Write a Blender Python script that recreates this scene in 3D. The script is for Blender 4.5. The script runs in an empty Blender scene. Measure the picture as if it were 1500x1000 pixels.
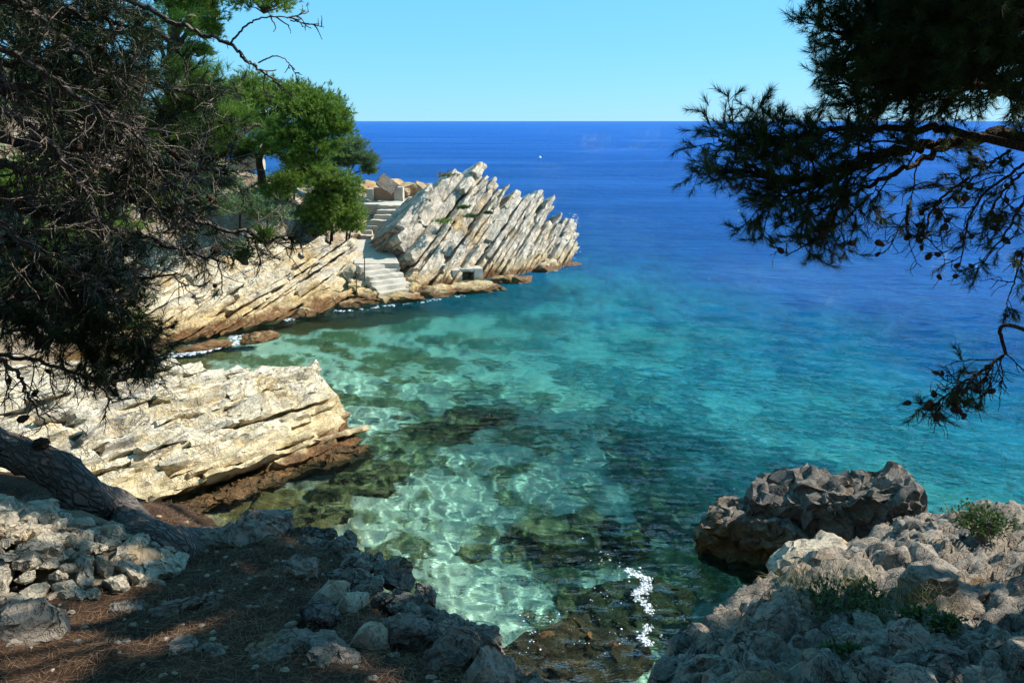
import bpy, math, random
import numpy as np
from mathutils import Vector, Matrix
R = math.radians
sc = bpy.context.scene
col = sc.collection

# ------------------------------------------------------------------ camera
CAM_H, PITCH, FPX = 7.0, R(16.0), 1125.0
cam = bpy.data.cameras.new('camera')
cam.lens, cam.sensor_width, cam.clip_start, cam.clip_end = 27.0, 36.0, 0.05, 60000
cam_o = bpy.data.objects.new('camera', cam)
col.objects.link(cam_o)
cam_o.location = (0, 0, CAM_H)
cam_o.rotation_euler = (R(90) - PITCH, 0, 0)
sc.camera = cam_o

# ------------------------------------------------------------------ sun and sky
SUN_AZ, SUN_EL = R(76), R(43)
world = bpy.data.worlds.new('World')
sc.world = world
world.use_nodes = True
wt = world.node_tree
wbg = wt.nodes['Background']
sky = wt.nodes.new('ShaderNodeTexSky')
sky.sky_type = 'NISHITA'
sky.sun_disc = False
sky.sun_elevation, sky.sun_rotation = SUN_EL, SUN_AZ
sky.altitude, sky.air_density, sky.dust_density, sky.ozone_density = 0, 1.0, 0.0, 2.0
tint = wt.nodes.new('ShaderNodeMix')
tint.data_type, tint.blend_type = 'RGBA', 'MIX'
tint.inputs[0].default_value = 0.66
tint.inputs[7].default_value = (1.1, 5.3, 8.6, 1)
pre = wt.nodes.new('ShaderNodeMix')
pre.data_type, pre.blend_type = 'RGBA', 'MULTIPLY'
pre.inputs[0].default_value = 1
pre.inputs[7].default_value = (.80, .92, 1.12, 1)
wt.links.new(sky.outputs[0], pre.inputs[6])
wt.links.new(pre.outputs[2], tint.inputs[6])
wt.links.new(tint.outputs[2], wbg.inputs[0])
wbg.inputs[1].default_value = 0.088
sun = bpy.data.lights.new('sun', 'SUN')
sun.energy, sun.angle, sun.color = 5.0, R(0.5), (1.0, 0.95, 0.86)
sun.cycles.is_caustics_light = True
sun_o = bpy.data.objects.new('sun', sun)
col.objects.link(sun_o)
SUN_DIR = Vector((math.sin(SUN_AZ) * math.cos(SUN_EL), math.cos(SUN_AZ) * math.cos(SUN_EL), math.sin(SUN_EL)))
sun_o.rotation_euler = SUN_DIR.to_track_quat('Z', 'Y').to_euler()
sun_o.location = SUN_DIR * 60
vs = sc.view_settings
vs.view_transform, vs.look, vs.exposure, vs.gamma = 'Standard', 'None', 0.68, 1.0
sc.cycles.use_denoising = True
sc.cycles.max_bounces, sc.cycles.diffuse_bounces, sc.cycles.glossy_bounces = 8, 2, 2
sc.cycles.transmission_bounces, sc.cycles.transparent_max_bounces = 4, 4

# ------------------------------------------------------------------ geometry helpers
def pix(px, py, y=None, z=None):
    """World point seen at photo pixel (1500 x 1000), at distance y or at height z."""
    u, v = (px - 750) / FPX, (500 - py) / FPX
    c, s = math.cos(PITCH), math.sin(PITCH)
    d = np.array((u, c + v * s, -s + v * c))
    t = y / d[1] if y is not None else (z - CAM_H) / d[2]
    return np.array((0, 0, CAM_H)) + d * t

G3 = np.array([(1,1,0),(-1,1,0),(1,-1,0),(-1,-1,0),(1,0,1),(-1,0,1),(1,0,-1),(-1,0,-1),
               (0,1,1),(0,-1,1),(0,1,-1),(0,-1,-1),(1,1,0),(0,-1,1),(-1,1,0),(0,-1,-1)], float)
def perlin(P, seed=0):
    P = np.asarray(P, float)
    i = np.floor(P).astype(np.int64)
    f = P - i
    u = f * f * f * (f * (f * 6 - 15) + 10)
    out = 0
    for dx in (0, 1):
        for dy in (0, 1):
            for dz in (0, 1):
                h = (i[:, 0] + dx) * 374761393 + (i[:, 1] + dy) * 668265263 + (i[:, 2] + dz) * 1274126177 + seed * 974711
                h = (h ^ (h >> 13)) * 1103515245 & 0xffffffff
                h = (h ^ (h >> 16)) & 15
                g = G3[h]
                d = g[:, 0] * (f[:, 0] - dx) + g[:, 1] * (f[:, 1] - dy) + g[:, 2] * (f[:, 2] - dz)
                w = (u[:, 0] if dx else 1 - u[:, 0]) * (u[:, 1] if dy else 1 - u[:, 1]) * (u[:, 2] if dz else 1 - u[:, 2])
                out = out + d * w
    return out
def fbm(P, octv=4, seed=0, gain=0.5):
    P = np.asarray(P, float)
    o, a = 0, 1.0
    for k in range(octv):
        o = o + a * perlin(P * (2.0 ** k) + 17.3 * k, seed + k)
        a *= gain
    return o
def fbm2(X, Y, s, octv=4, seed=0, gain=0.5):
    P = np.stack([np.ravel(X) * s, np.ravel(Y) * s, np.full(np.size(X), 0.37 + seed)], 1)
    return fbm(P, octv, seed, gain).reshape(np.shape(X))
def vfbm(P, octv, seed):
    return np.stack([fbm(P, octv, seed + 11 * k) for k in range(3)], 1)
def nrm(v):
    v = np.asarray(v, float)
    return v / np.maximum(np.linalg.norm(v, axis=-1, keepdims=True), 1e-9)
def sstep(a, b, x):
    t = np.clip((x - a) / (b - a), 0, 1)
    return t * t * (3 - 2 * t)

def make_mesh(name, V, F, smooth=True, sharp=None):
    """V (n,3); F is (m,3) or (m,4), or a list of such arrays."""
    if not isinstance(F, list):
        F = [F]
    me = bpy.data.meshes.new(name)
    V = np.ascontiguousarray(V, np.float32)
    me.vertices.add(len(V))
    me.vertices.foreach_set('co', V.ravel())
    F = [np.asarray(f, np.int32) for f in F if len(f)]
    idx = np.concatenate([f.ravel() for f in F])
    sizes = np.concatenate([np.full(len(f), f.shape[1], np.int32) for f in F])
    st = np.zeros(len(sizes), np.int32)
    st[1:] = np.cumsum(sizes)[:-1]
    me.loops.add(len(idx))
    me.loops.foreach_set('vertex_index', idx)
    me.polygons.add(len(sizes))
    me.polygons.foreach_set('loop_start', st)
    me.update(calc_edges=True)
    if smooth:
        me.shade_smooth()
        if sharp:
            me.set_sharp_from_angle(angle=R(sharp))
    else:
        me.shade_flat()
    return me

def link(name, data, parent=None, mat=None, loc=None, M=None):
    o = bpy.data.objects.new(name, data)
    col.objects.link(o)
    if mat is not None and data is not None and len(data.materials) == 0:
        data.materials.append(mat)
    if loc is not None:
        o.location = loc
    if M is not None:
        o.matrix_world = M
    if parent is not None:
        o.parent = parent
    return o
def tag(o, label, cat, group=None):
    o['label'], o['category'] = label, cat
    if group:
        o['group'] = group
    return o
def thing(name, label, cat, loc=(0, 0, 0), group=None):
    """An Empty that parents its parts; parts are written in world space, so it sits in a helper frame."""
    o = bpy.data.objects.new(name, None)
    o.empty_display_size = 0.2
    o.location = loc
    col.objects.link(o)
    return tag(o, label, cat, group)
def kind(o, k):
    o['kind'] = k
    return o
def part(name, me, root, mat=None, M=None):
    """Child mesh given in world space (M) under a thing placed at root.location."""
    T = Matrix.Translation(-root.location)
    o = link(name, me, None, mat)
    o.parent = root
    o.matrix_local = T @ (M if M is not None else Matrix.Identity(4))
    return o
def receiver(o):
    o.cycles.is_caustics_receiver = True
    return o

class Geo:
    """Collects pieces of one mesh."""
    def __init__(self):
        self.v, self.f3, self.f4, self.n = [], [], [], 0
    def add(self, V, F3=None, F4=None):
        V = np.asarray(V, float)
        if F3 is not None and len(F3):
            self.f3.append(np.asarray(F3) + self.n)
        if F4 is not None and len(F4):
            self.f4.append(np.asarray(F4) + self.n)
        self.v.append(V)
        self.n += len(V)
    def tube(self, pts, rad, sides=6):
        pts = np.asarray(pts, float)
        n = len(pts)
        rad = np.broadcast_to(np.asarray(rad, float), (n,))
        tg = nrm(np.gradient(pts, axis=0))
        ref = np.array((0.31, 0.17, 0.93)) if abs(tg[0, 2]) < 0.9 else np.array((0.9, 0.3, 0.1))
        a = nrm(np.cross(tg, ref))
        b = np.cross(tg, a)
        an = np.linspace(0, 2 * np.pi, sides, endpoint=False)
        ring = (a[:, None] * np.cos(an)[None, :, None] + b[:, None] * np.sin(an)[None, :, None]) * rad[:, None, None]
        V = (pts[:, None] + ring).reshape(-1, 3)
        i = np.arange(n - 1)[:, None] * sides
        k = np.arange(sides)
        k2 = (k + 1) % sides
        F = np.stack([i + k, i + k2, i + sides + k2, i + sides + k], -1).reshape(-1, 4)
        self.add(V, None, F)
    def mesh(self, name, smooth=True, sharp=None):
        F = []
        if self.f3:
            F.append(np.concatenate(self.f3))
        if self.f4:
            F.append(np.concatenate(self.f4))
        return make_mesh(name, np.concatenate(self.v), F, smooth, sharp)

def grid_faces(nx, ny):
    i = (np.arange(ny - 1)[:, None] * nx + np.arange(nx - 1)).ravel()
    return np.stack([i, i + 1, i + 1 + nx, i + nx], 1)
def height_mesh(name, xs, ys, f):
    X, Y = np.meshgrid(xs, ys)
    Z = f(X, Y)
    return make_mesh(name, np.stack([X, Y, Z], -1).reshape(-1, 3), grid_faces(len(xs), len(ys)))

_boxes = {}
def box_lattice(nx, ny, nz):
    key = (nx, ny, nz)
    if key in _boxes:
        return _boxes[key]
    ids = -np.ones((nx + 1, ny + 1, nz + 1), int)
    I, J, K = np.meshgrid(np.arange(nx + 1), np.arange(ny + 1), np.arange(nz + 1), indexing='ij')
    surf = (I == 0) | (I == nx) | (J == 0) | (J == ny) | (K == 0) | (K == nz)
    ids[surf] = np.arange(surf.sum())
    V = np.stack([I[surf] / nx - .5, J[surf] / ny - .5, K[surf] / nz - .5], 1)
    F = []
    def face(A, flip):
        a, b, c, d = A[:-1, :-1].ravel(), A[1:, :-1].ravel(), A[1:, 1:].ravel(), A[:-1, 1:].ravel()
        F.append(np.stack([a, d, c, b] if flip else [a, b, c, d], 1))
    face(ids[:, :, 0], True); face(ids[:, :, nz], False)
    face(ids[:, 0, :], False); face(ids[:, ny, :], True)
    face(ids[0, :, :], True); face(ids[nx, :, :], False)
    _boxes[key] = (V, np.concatenate(F))
    return _boxes[key]

def slab_mesh(L, W, T, seed, res=0.14, rough=0.05, jag=0.3, edge=0.12, maxn=36, sharp=38, wav=0.25):
    """A broken rock plate: x length, y width, z thickness."""
    n = [int(np.clip(round(d / res), 2, maxn)) for d in (L, W, T)]
    U, F = box_lattice(*n)
    P = U * np.array((L, W, T))
    o = np.array((seed * 3.71, seed * 1.93, seed * 5.17)) % 97
    e = np.sort(np.abs(U) * 2, axis=1)
    P = P * (1 - edge * (sstep(.72, 1, e[:, 1]) * e[:, 2])[:, None] * np.array((.25, .35, 1.0)) * .6)
    q = np.abs(U[:, 0]) * 2
    P[:, 0] += np.sign(U[:, 0]) * jag * sstep(.3, 1, q) * np.clip(fbm(np.stack([P[:, 1] * 1.7 + o[0], P[:, 2] * 4 + o[1], np.sign(U[:, 0]) * 3.3], 1), 3, seed) * 1.6, -.7, .45)
    q = np.abs(U[:, 1]) * 2
    P[:, 1] += np.sign(U[:, 1]) * jag * .6 * sstep(.3, 1, q) * fbm(np.stack([P[:, 0] * 1.3 + o[1], P[:, 2] * 3 + o[2], np.sign(U[:, 1]) * 3.3], 1), 4, seed + 5) * 1.4
    P[:, 2] *= 1 + wav * 2 * fbm(np.stack([P[:, 0] * .8, P[:, 1] * .8, P[:, 2] * 0 + o[0]], 1), 2, seed + 9)
    P += rough * 1.1 * vfbm(P * 2.1 + o, 2, seed) + rough * .6 * vfbm(P * 7 + o, 2, seed + 3)
    return make_mesh('slab', P, F, True, sharp)

def frame(o, x, y, z):
    M = Matrix.Identity(4)
    for i in range(3):
        M[i][0], M[i][1], M[i][2], M[i][3] = float(x[i]), float(y[i]), float(z[i]), float(o[i])
    return M

import bmesh
_ico = {}
def ico(sub):
    if sub not in _ico:
        bm = bmesh.new()
        bmesh.ops.create_icosphere(bm, subdivisions=sub, radius=1)
        V = np.array([v.co[:] for v in bm.verts])
        F = np.array([[v.index for v in f.verts] for f in bm.faces])
        bm.free()
        _ico[sub] = (V, F)
    return _ico[sub]
def stone_mesh(seed, sub=3, cuts=9, size=(1, 1, 1), rough=0.10, sharp=32, fine=0.05, layer=0.0, planes=(), crag=.07):
    rng = np.random.default_rng(seed)
    V, F = ico(sub)
    P = V.copy()
    for k in range(cuts):
        n = nrm(rng.normal(size=3))
        d = rng.uniform(.52, .86)
        P -= np.maximum(0, P @ n - d)[:, None] * n
    for n, d in planes:
        n = nrm(n)
        P -= np.maximum(0, P @ n - d)[:, None] * n
    P *= np.array(size)
    s = float(np.mean(size))
    o = rng.uniform(0, 90, 3)
    P += s * rough * 1.5 * vfbm(P / s * 1.3 + o, 2, seed) + s * fine * 1.5 * vfbm(P / s * 4.5 + o, 3, seed + 7)
    if crag:
        n_ = nrm(P)
        for fq, am in ((1.6, 1.0), (3.7, .5)):
            cr = np.abs(perlin(P / s * fq + o, seed + 31) + .3 * perlin(P / s * fq * 3 + o, seed + 33))
            P -= n_ * (s * crag * am * (1 - sstep(0, .12, cr)))[:, None]
    if layer:
        h = P[:, 2] / s * 5 + 1.2 * fbm(P / s * 1.2 + o, 2, seed)
        P[:, :2] *= (1 + layer * (np.abs((h % 1) - .5) - .25))[:, None]
    return make_mesh('stone', P, F, True, sharp)

# ------------------------------------------------------------------ material helpers
class NT:
    def __init__(self, name):
        self.m = bpy.data.materials.new(name)
        self.m.use_nodes = True
        self.t = self.m.node_tree
        self.t.nodes.clear()
        self.out = self.n('ShaderNodeOutputMaterial')
    def n(self, t, **kw):
        x = self.t.nodes.new(t)
        for k, v in kw.items():
            setattr(x, k, v)
        return x
    def set(self, sock, v):
        if isinstance(v, bpy.types.NodeSocket):
            self.t.links.new(v, sock)
        elif v is not None:
            if hasattr(sock.default_value, '__len__') and len(sock.default_value) == 4 and len(v) == 3:
                v = (*v, 1)
            sock.default_value = v
    def pos(self):
        return self.n('ShaderNodeNewGeometry').outputs['Position']
    def math(self, op, a, b=None, c=None, clamp=False):
        x = self.n('ShaderNodeMath', operation=op, use_clamp=clamp)
        for s, v in zip(x.inputs, (a, b, c)):
            if v is not None:
                self.set(s, v)
        return x.outputs[0]
    def vmath(self, op, a, b=None):
        x = self.n('ShaderNodeVectorMath', operation=op)
        self.set(x.inputs[0], a)
        if b is not None:
            self.set(x.inputs[1], b)
        return x.outputs[1] if op in ('DOT_PRODUCT', 'LENGTH') else x.outputs[0]
    def noise(self, vec, scale, detail=4, rough=.55, dist=0.0, color=False):
        x = self.n('ShaderNodeTexNoise')
        self.set(x.inputs['Vector'], vec)
        for k, v in (('Scale', scale), ('Detail', detail), ('Roughness', rough), ('Distortion', dist)):
            x.inputs[k].default_value = v
        return x.outputs[1 if color else 0]
    def voro(self, vec, scale, feature='DISTANCE_TO_EDGE', rnd=1.0):
        x = self.n('ShaderNodeTexVoronoi', feature=feature)
        self.set(x.inputs['Vector'], vec)
        x.inputs['Scale'].default_value = scale
        x.inputs['Randomness'].default_value = rnd
        return x.outputs[0]
    def step(self, f, a, b, lo=0.0, hi=1.0):
        x = self.n('ShaderNodeMapRange', interpolation_type='SMOOTHSTEP')
        self.set(x.inputs[0], f)
        for i, v in enumerate((a, b, lo, hi)):
            x.inputs[i + 1].default_value = v
        return x.outputs[0]
    def mix(self, f, a, b, blend='MIX'):
        x = self.n('ShaderNodeMix', data_type='RGBA', blend_type=blend)
        self.set(x.inputs[0], f)
        self.set(x.inputs[6], a)
        self.set(x.inputs[7], b)
        return x.outputs[2]
    def xyz(self, x=0.0, y=0.0, z=0.0):
        c = self.n('ShaderNodeCombineXYZ')
        for s, v in zip(c.inputs, (x, y, z)):
            self.set(s, v)
        return c.outputs[0]
    def sep(self, v):
        s = self.n('ShaderNodeSeparateXYZ')
        self.set(s.inputs[0], v)
        return s.outputs
    def bump(self, h, strength=.5, dist=.05, normal=None):
        b = self.n('ShaderNodeBump')
        self.set(b.inputs['Height'], h)
        b.inputs['Strength'].default_value = strength
        b.inputs['Distance'].default_value = dist
        if normal is not None:
            self.set(b.inputs['Normal'], normal)
        return b.outputs[0]
    def principled(self, color, rough=.85, normal=None, spec=.3, **kw):
        p = self.n('ShaderNodeBsdfPrincipled')
        self.set(p.inputs['Base Color'], color)
        self.set(p.inputs['Roughness'], rough)
        p.inputs['Specular IOR Level'].default_value = spec
        for k, v in kw.items():
            self.set(p.inputs[k.replace('_', ' ')], v)
        if normal is not None:
            self.set(p.inputs['Normal'], normal)
        self.t.links.new(p.outputs[0], self.out.inputs[0])
        return p

def rock_material(name, cream, ochre, grey, ochre_amt=.5, grey_amt=.5, strata=None, tide=True, sc_=1.0, crack=.6, bump=1.0, sfreq=9.0, algae=(.11, .055, .02)):
    a = NT(name)
    p = a.pos()
    warp = a.vmath('ADD', p, a.vmath('SCALE', a.noise(p, 1.6 * sc_, 3, color=True), None))
    warp.node.inputs[1].links[0].from_node.inputs['Scale'].default_value = .35 / sc_
    c = a.mix(a.step(a.noise(p, .75 * sc_, 6, .68, .6), .60 - .22 * ochre_amt, .74 - .12 * ochre_amt), cream, ochre)
    c = a.mix(a.step(a.noise(p, 1.7 * sc_, 7, .7), .62 - .2 * grey_amt, .80 - .16 * grey_amt), c, grey)
    hs = None
    if strata is not None:
        d = a.vmath('DOT_PRODUCT', warp, tuple(strata))
        s1 = a.noise(a.xyz(a.math('MULTIPLY', d, sfreq), a.math('MULTIPLY', a.sep(p)[0], .35), a.math('MULTIPLY', a.sep(p)[1], .35)), 1.0, 5, .65)
        hs = s1
        c = a.mix(a.step(s1, .50, .66, 0, .65), c, ochre)
        c = a.mix(a.step(s1, .47, .36, 0, .75), c, tuple(x * .42 for x in grey))
    fine = a.noise(p, 22 * sc_, 6, .72)
    c = a.mix(1.0, c, a.mix(fine, (.55, .55, .56), (1.32, 1.3, 1.27)), 'MULTIPLY')
    pits = a.noise(p, 9 * sc_, 5, .7)
    c = a.mix(a.step(pits, .40, .30, 0, .65), c, tuple(x * .35 for x in grey))
    oi = a.n('ShaderNodeObjectInfo').outputs['Random']
    c = a.mix(1.0, c, a.mix(oi, (.82, .82, .83), (1.1, 1.09, 1.07)), 'MULTIPLY')
    ve = a.voro(warp, 2.3 * sc_)
    ck = a.math('MULTIPLY', a.step(ve, .0, .035, 1, 0), a.step(a.noise(p, 1.1 * sc_, 3), .52, .62))
    c = a.mix(a.math('MULTIPLY', ck, crack * .7), c, tuple(x * .25 for x in grey))
    rid = a.math('ABSOLUTE', a.math('SUBTRACT', a.noise(warp, 1.5 * sc_, 4, .6, .8), .5))
    rl = a.math('MULTIPLY', a.step(rid, .0, .016, 1, 0), a.step(a.noise(p, .9 * sc_, 3), .42, .55))
    rid2 = a.math('ABSOLUTE', a.math('SUBTRACT', a.noise(warp, 5.5 * sc_, 4, .65, .5), .5))
    rl2 = a.step(rid2, .0, .03, 1, 0)
    c = a.mix(a.math('MULTIPLY', rl, .75), c, tuple(x * .22 for x in grey))
    c = a.mix(a.math('MULTIPLY', rl2, .35), c, tuple(x * .4 for x in grey))
    lich = a.math('MULTIPLY', a.step(a.noise(p, 4.5 * sc_, 6, .75), .60, .68), a.step(a.noise(p, .8 * sc_, 3), .5, .6))
    c = a.mix(a.math('MULTIPLY', lich, .6), c, tuple(x * .55 for x in grey))
    rough = .92
    if tide:
        z = a.math('ADD', a.sep(p)[2], a.math('MULTIPLY', a.math('SUBTRACT', a.noise(p, 1.3, 5, .65), .5), -.9))
        c = a.mix(a.step(z, 1.0, .40, 0, .7), c, ochre)
        c = a.mix(a.step(z, .42, .16), c, a.mix(a.noise(p, 7, 4), algae, tuple(x * 2.2 for x in algae)))
        c = a.mix(a.step(z, .05, -.25), c, (.07, .065, .02))
        rough = a.step(z, .25, .5, .45, .92)
    h = a.math('ADD', a.math('MULTIPLY', a.noise(p, 6 * sc_, 8, .7), .55), a.math('MULTIPLY', fine, .22))
    h = a.math('ADD', h, a.math('MULTIPLY', ck, -.2 * crack))
    h = a.math('ADD', h, a.math('MULTIPLY', pits, .3))
    h = a.math('SUBTRACT', h, a.math('ADD', a.math('MULTIPLY', rl, .45), a.math('MULTIPLY', rl2, .2)))
    if hs is not None:
        h = a.math('ADD', h, a.math('MULTIPLY', hs, .7))
    a.principled(c, rough, a.bump(h, .9, .075 * bump / sc_), .25)
    return a.m

# ------------------------------------------------------------------ sea and seabed
def sea_depth(X, Y):
    d = .02 + .2 * X + .12 * Y
    d = np.where(d > 8, 8 + (d - 8) * .45, d)
    return np.clip(d, .4, 60) + .35 * fbm2(X, Y, .22, 3, 5) * np.clip(d * .5, .4, 2)
def axis(a, b, step, lo, hi, g=1.12):
    m = list(np.arange(a, b, step))
    s, x = step, b
    while x < hi:
        m.append(x); s *= g; x += s
    m.append(hi)
    s, x, l = step, a, []
    while x > lo:
        s *= g; x -= s; l.append(max(x, lo))
    return np.array(l[::-1] + m)
_wr = np.random.default_rng(3)
WAVES = [(_wr.normal(0.35, .55), np.exp(_wr.uniform(math.log(.22), math.log(1.7))), _wr.uniform(0, 6.28)) for i in range(44)]
def sea_z(X, Y):
    Z = np.zeros_like(X)
    D = np.hypot(X * .8, Y - 10)
    for an, L, ph in WAVES:
        k = 2 * math.pi / L
        Z += L * (.0033 if L < .7 else .0024) * np.sin(k * (X * math.sin(an) + Y * math.cos(an)) + ph) * (1 - sstep(7 + 7 * L, 12 + 10 * L, D))
    return Z
xs, ys = axis(-8, 10, .048, -30000, 30000, 1.13), axis(8, 22, .048, -60, 45000, 1.13)
sea_me = height_mesh('sea', xs, ys, sea_z)
X, Y = np.meshgrid(xs, ys)
at = sea_me.attributes.new('depth', 'FLOAT', 'POINT')
at.data.foreach_set('value', sea_depth(X, Y).astype(np.float32).ravel())
a = NT('sea_water')
dep = a.n('ShaderNodeAttribute', attribute_name='depth').outputs['Fac']
tr = a.n('ShaderNodeCombineColor')
for i, k in enumerate((-.27, -.045, -.030)):
    a.set(tr.inputs[i], a.math('EXPONENT', a.math('MULTIPLY', dep, k)))
p = a.pos()
sp = a.n('ShaderNodeMapping')
a.set(sp.inputs['Vector'], p)
sp.inputs['Rotation'].default_value = (0, 0, R(-14))
sp.inputs['Scale'].default_value = (.42, 1, 1)
h = a.math('ADD', a.noise(sp.outputs[0], 1.1, 3, .55), a.math('MULTIPLY', a.noise(sp.outputs[0], 3.6, 4, .65), .62))
h = a.math('ADD', h, a.math('MULTIPLY', a.noise(sp.outputs[0], .42, 3, .55), 1.2))
h = a.math('ADD', h, a.math('MULTIPLY', a.noise(sp.outputs[0], 11, 3, .6), .16))
wind = a.n('ShaderNodeMapping')
a.set(wind.inputs['Vector'], p)
wind.inputs['Scale'].default_value = (.25, 1, 1)
h = a.math('MULTIPLY', h, a.step(a.noise(wind.outputs[0], .06, 4, .6), .3, .7, .55, 1.45))
nb = a.bump(h, 1.0, .80)
refr = a.n('ShaderNodeBsdfRefraction')
a.set(refr.inputs['Color'], tr.outputs[0])
refr.inputs['Roughness'].default_value = 0
refr.inputs['IOR'].default_value = 1.33
a.set(refr.inputs['Normal'], a.bump(h, 1.0, .025))
up = a.n('ShaderNodeBsdfDiffuse')
a.set(up.inputs['Color'], a.mix(a.step(dep, 2.2, 6.6), (.014, .40, .54, 1), (.004, .095, .41, 1)))
a.set(up.inputs['Normal'], nb)
body = a.n('ShaderNodeMixShader')
a.set(body.inputs[0], a.math('SUBTRACT', 1.0, a.math('EXPONENT', a.math('MULTIPLY', a.math('MAXIMUM', a.math('SUBTRACT', dep, 2.1), 0), -.20))))
a.set(body.inputs[1], refr.outputs[0]); a.set(body.inputs[2], up.outputs[0])
gl = a.n('ShaderNodeBsdfGlossy')
gl.inputs['Roughness'].default_value = .04
a.set(gl.inputs['Normal'], nb)
fr = a.n('ShaderNodeFresnel')
fr.inputs['IOR'].default_value = 1.33
a.set(fr.inputs['Normal'], nb)
fin = a.n('ShaderNodeMixShader')
a.set(fin.inputs[0], a.math('MINIMUM', a.math('MULTIPLY', fr.outputs[0], .72), .36)); a.set(fin.inputs[1], body.outputs[0]); a.set(fin.inputs[2], gl.outputs[0])
a.set(a.out.inputs[0], fin.outputs[0])
sea_o = kind(link('sea', sea_me, None, a.m), 'structure')
sea_o.cycles.is_caustics_caster = True

def bed_z(X, Y):
    d = sea_depth(X, Y)
    rk = sstep(.02, .35, fbm2(X, Y, .45, 3, 21))
    z = -d + rk * (.12 + .55 * np.abs(fbm2(X, Y, 1.5, 4, 31))) + .05 * fbm2(X, Y, 2.2, 3, 41)
    return z
a = NT('seabed_sand_and_weed')
p = a.pos()
c = a.mix(a.noise(p, 3.0, 5, .6), (.47, .48, .33), (.68, .67, .50))
cob = a.voro(a.vmath('ADD', p, a.vmath('SCALE', a.noise(p, 4, 2, color=True))), 3.2, 'F1')
c = a.mix(a.step(a.noise(p, .5, 5, .65), .49, .54, 0, .9), c, a.mix(a.step(cob, .08, .42), (.42, .43, .22), (.10, .115, .035)))
c = a.mix(a.step(a.noise(p, .33, 6, .7), .565, .585, 0, .95), c, a.mix(a.step(a.noise(p, 6, 5, .7), .4, .6), (.025, .034, .018), (.20, .17, .05)))
c = a.mix(a.step(a.noise(p, 1.4, 7, .72), .60, .63, 0, .85), c, (.07, .08, .04))
c = a.mix(a.step(a.sep(p)[2], -.95, -.45, 0, .8), c, a.mix(a.noise(p, 3, 5, .7), (.06, .045, .012), (.30, .20, .06)))
hh = a.math('ADD', a.noise(p, 5, 6, .65), a.math('MULTIPLY', cob, .6))
a.principled(c, .9, a.bump(hh, .9, .12), .1)
receiver(kind(link('seabed', height_mesh('seabed', axis(-9, 11, .13, -420, 420, 1.15), axis(7.5, 27, .13, -15, 800, 1.15), bed_z), None, a.m), 'structure'))

# ------------------------------------------------------------------ rock materials
M_FAR = rock_material('grey_cream_limestone', (.71, .635, .52), (.56, .40, .20), (.40, .38, .36), .45, .45, (.77, .25, -.58), True, .8, .5, 1.3)
M_SLOPE = rock_material('ochre_layered_limestone', (.70, .62, .46), (.56, .39, .17), (.40, .39, .37), .6, .4, (-.7, .35, .62), True, .9, .4, 1.2)
M_MID = rock_material('cream_pitted_limestone', (.74, .66, .50), (.60, .44, .21), (.42, .40, .37), .45, .38, (-.66, .25, .70), True, 1.0, .5, 1.2)
M_NEAR = rock_material('grey_fissured_limestone', (.33, .28, .225), (.33, .21, .11), (.15, .14, .13), .3, .75, None, True, 1.8, .5, 1.5)
M_DARK = rock_material('dark_brown_limestone', (.24, .205, .17), (.26, .17, .09), (.12, .115, .11), .3, .7, None, True, 1.5, .5, 1.7)
M_RUB = rock_material('pale_rubble_limestone', (.52, .45, .34), (.40, .29, .16), (.27, .25, .22), .45, .5, None, False, 2.6, .3, 1.1)
M_ORANGE = rock_material('orange_crumbly_rock', (.60, .42, .24), (.52, .27, .10), (.38, .30, .22), .6, .3, None, False, 1.2, .5, 1.4)
M_ALGAE = rock_material('algae_covered_rock', (.13, .075, .03), (.24, .11, .035), (.06, .045, .022), .5, .6, None, False, 1.6, .5, 1.5)
a = NT('algae_dark_rock')
p = a.pos()
c = a.mix(a.step(a.noise(p, 2.2, 6, .7), .40, .62), (.03, .036, .016), (.24, .21, .08))
c = a.mix(a.step(a.noise(p, 1.3, 5, .7), .52, .62, 0, .9), c, (.42, .36, .15))
a.principled(c, .9, a.bump(a.noise(p, 9, 6, .7), .9, .12), .1)
M_SUBM = a.m

# ------------------------------------------------------------------ headland terrain (left)
CP = np.array([(-11.2, 23.4, -.7), (-5.5, 30.0, -.6), (-9.3, 32.3, 1.3), (-6.8, 34.5, .3), (-5.5, 34, -.2), (-5.8, 35.5, .3), (-5, 37.5, 1.2), (-6.2, 37.3, 1.3), (-11.6, 34.8, 4.7), (-10, 28, .0), (-12.6, 25.3, .1), (-8, 31, .2), (-12.2, 28.2, 1.6), (-11, 30.5, 2.0), (-10.6, 33.6, 4.2), (-6.6, 38.8, 2.2), (-8.2, 37, 2.5), (-7.2, 36, .9), (-6, 36.5, .8), (-8.6, 34.5, 2.3),
    (-5.7, 43, 3.3), (-3.8, 44, 3.0), (-1.2, 45, 2.4), (-3.5, 48, -1.5), (1.5, 46, -1.5), (-14, 30, 4.2), (-18, 30, 7.8), (-18, 20, 4.5), (-15, 26.2, 2.4),
    (-13.5, 21, .2), (-10.4, 15, 1.6), (-12, 12, 3.2), (-15, 15, 3.6), (-7.5, 14, -.4), (-5, 17, -.9), (-9.5, 18.8, -1.2), (-10.5, 20.5, -1.2), (-6.5, 20, -3), (-8.2, 24.5, -3), (-4.6, 28, -4),
    (-1, 30.5, -5), (2, 32, -7), (5, 37, -9), (3, 42, -8), (-25, 25, 10), (-25, 40, 9), (-12, 40, 3.6), (-10, 46, 3.0), (-8, 52, -1.5), (-20, 52, 2), (-30, 12, 6), (-16, 8, 4.5), (-7.5, 10, -.6), (-9, 8, 2.0), (-2, 38, .5), (0, 36, -.3), (-3, 12, -3), (0, 20, -6), (4, 46, -9), (5, 28, -9), (-2, 24, -6)], float)
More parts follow.
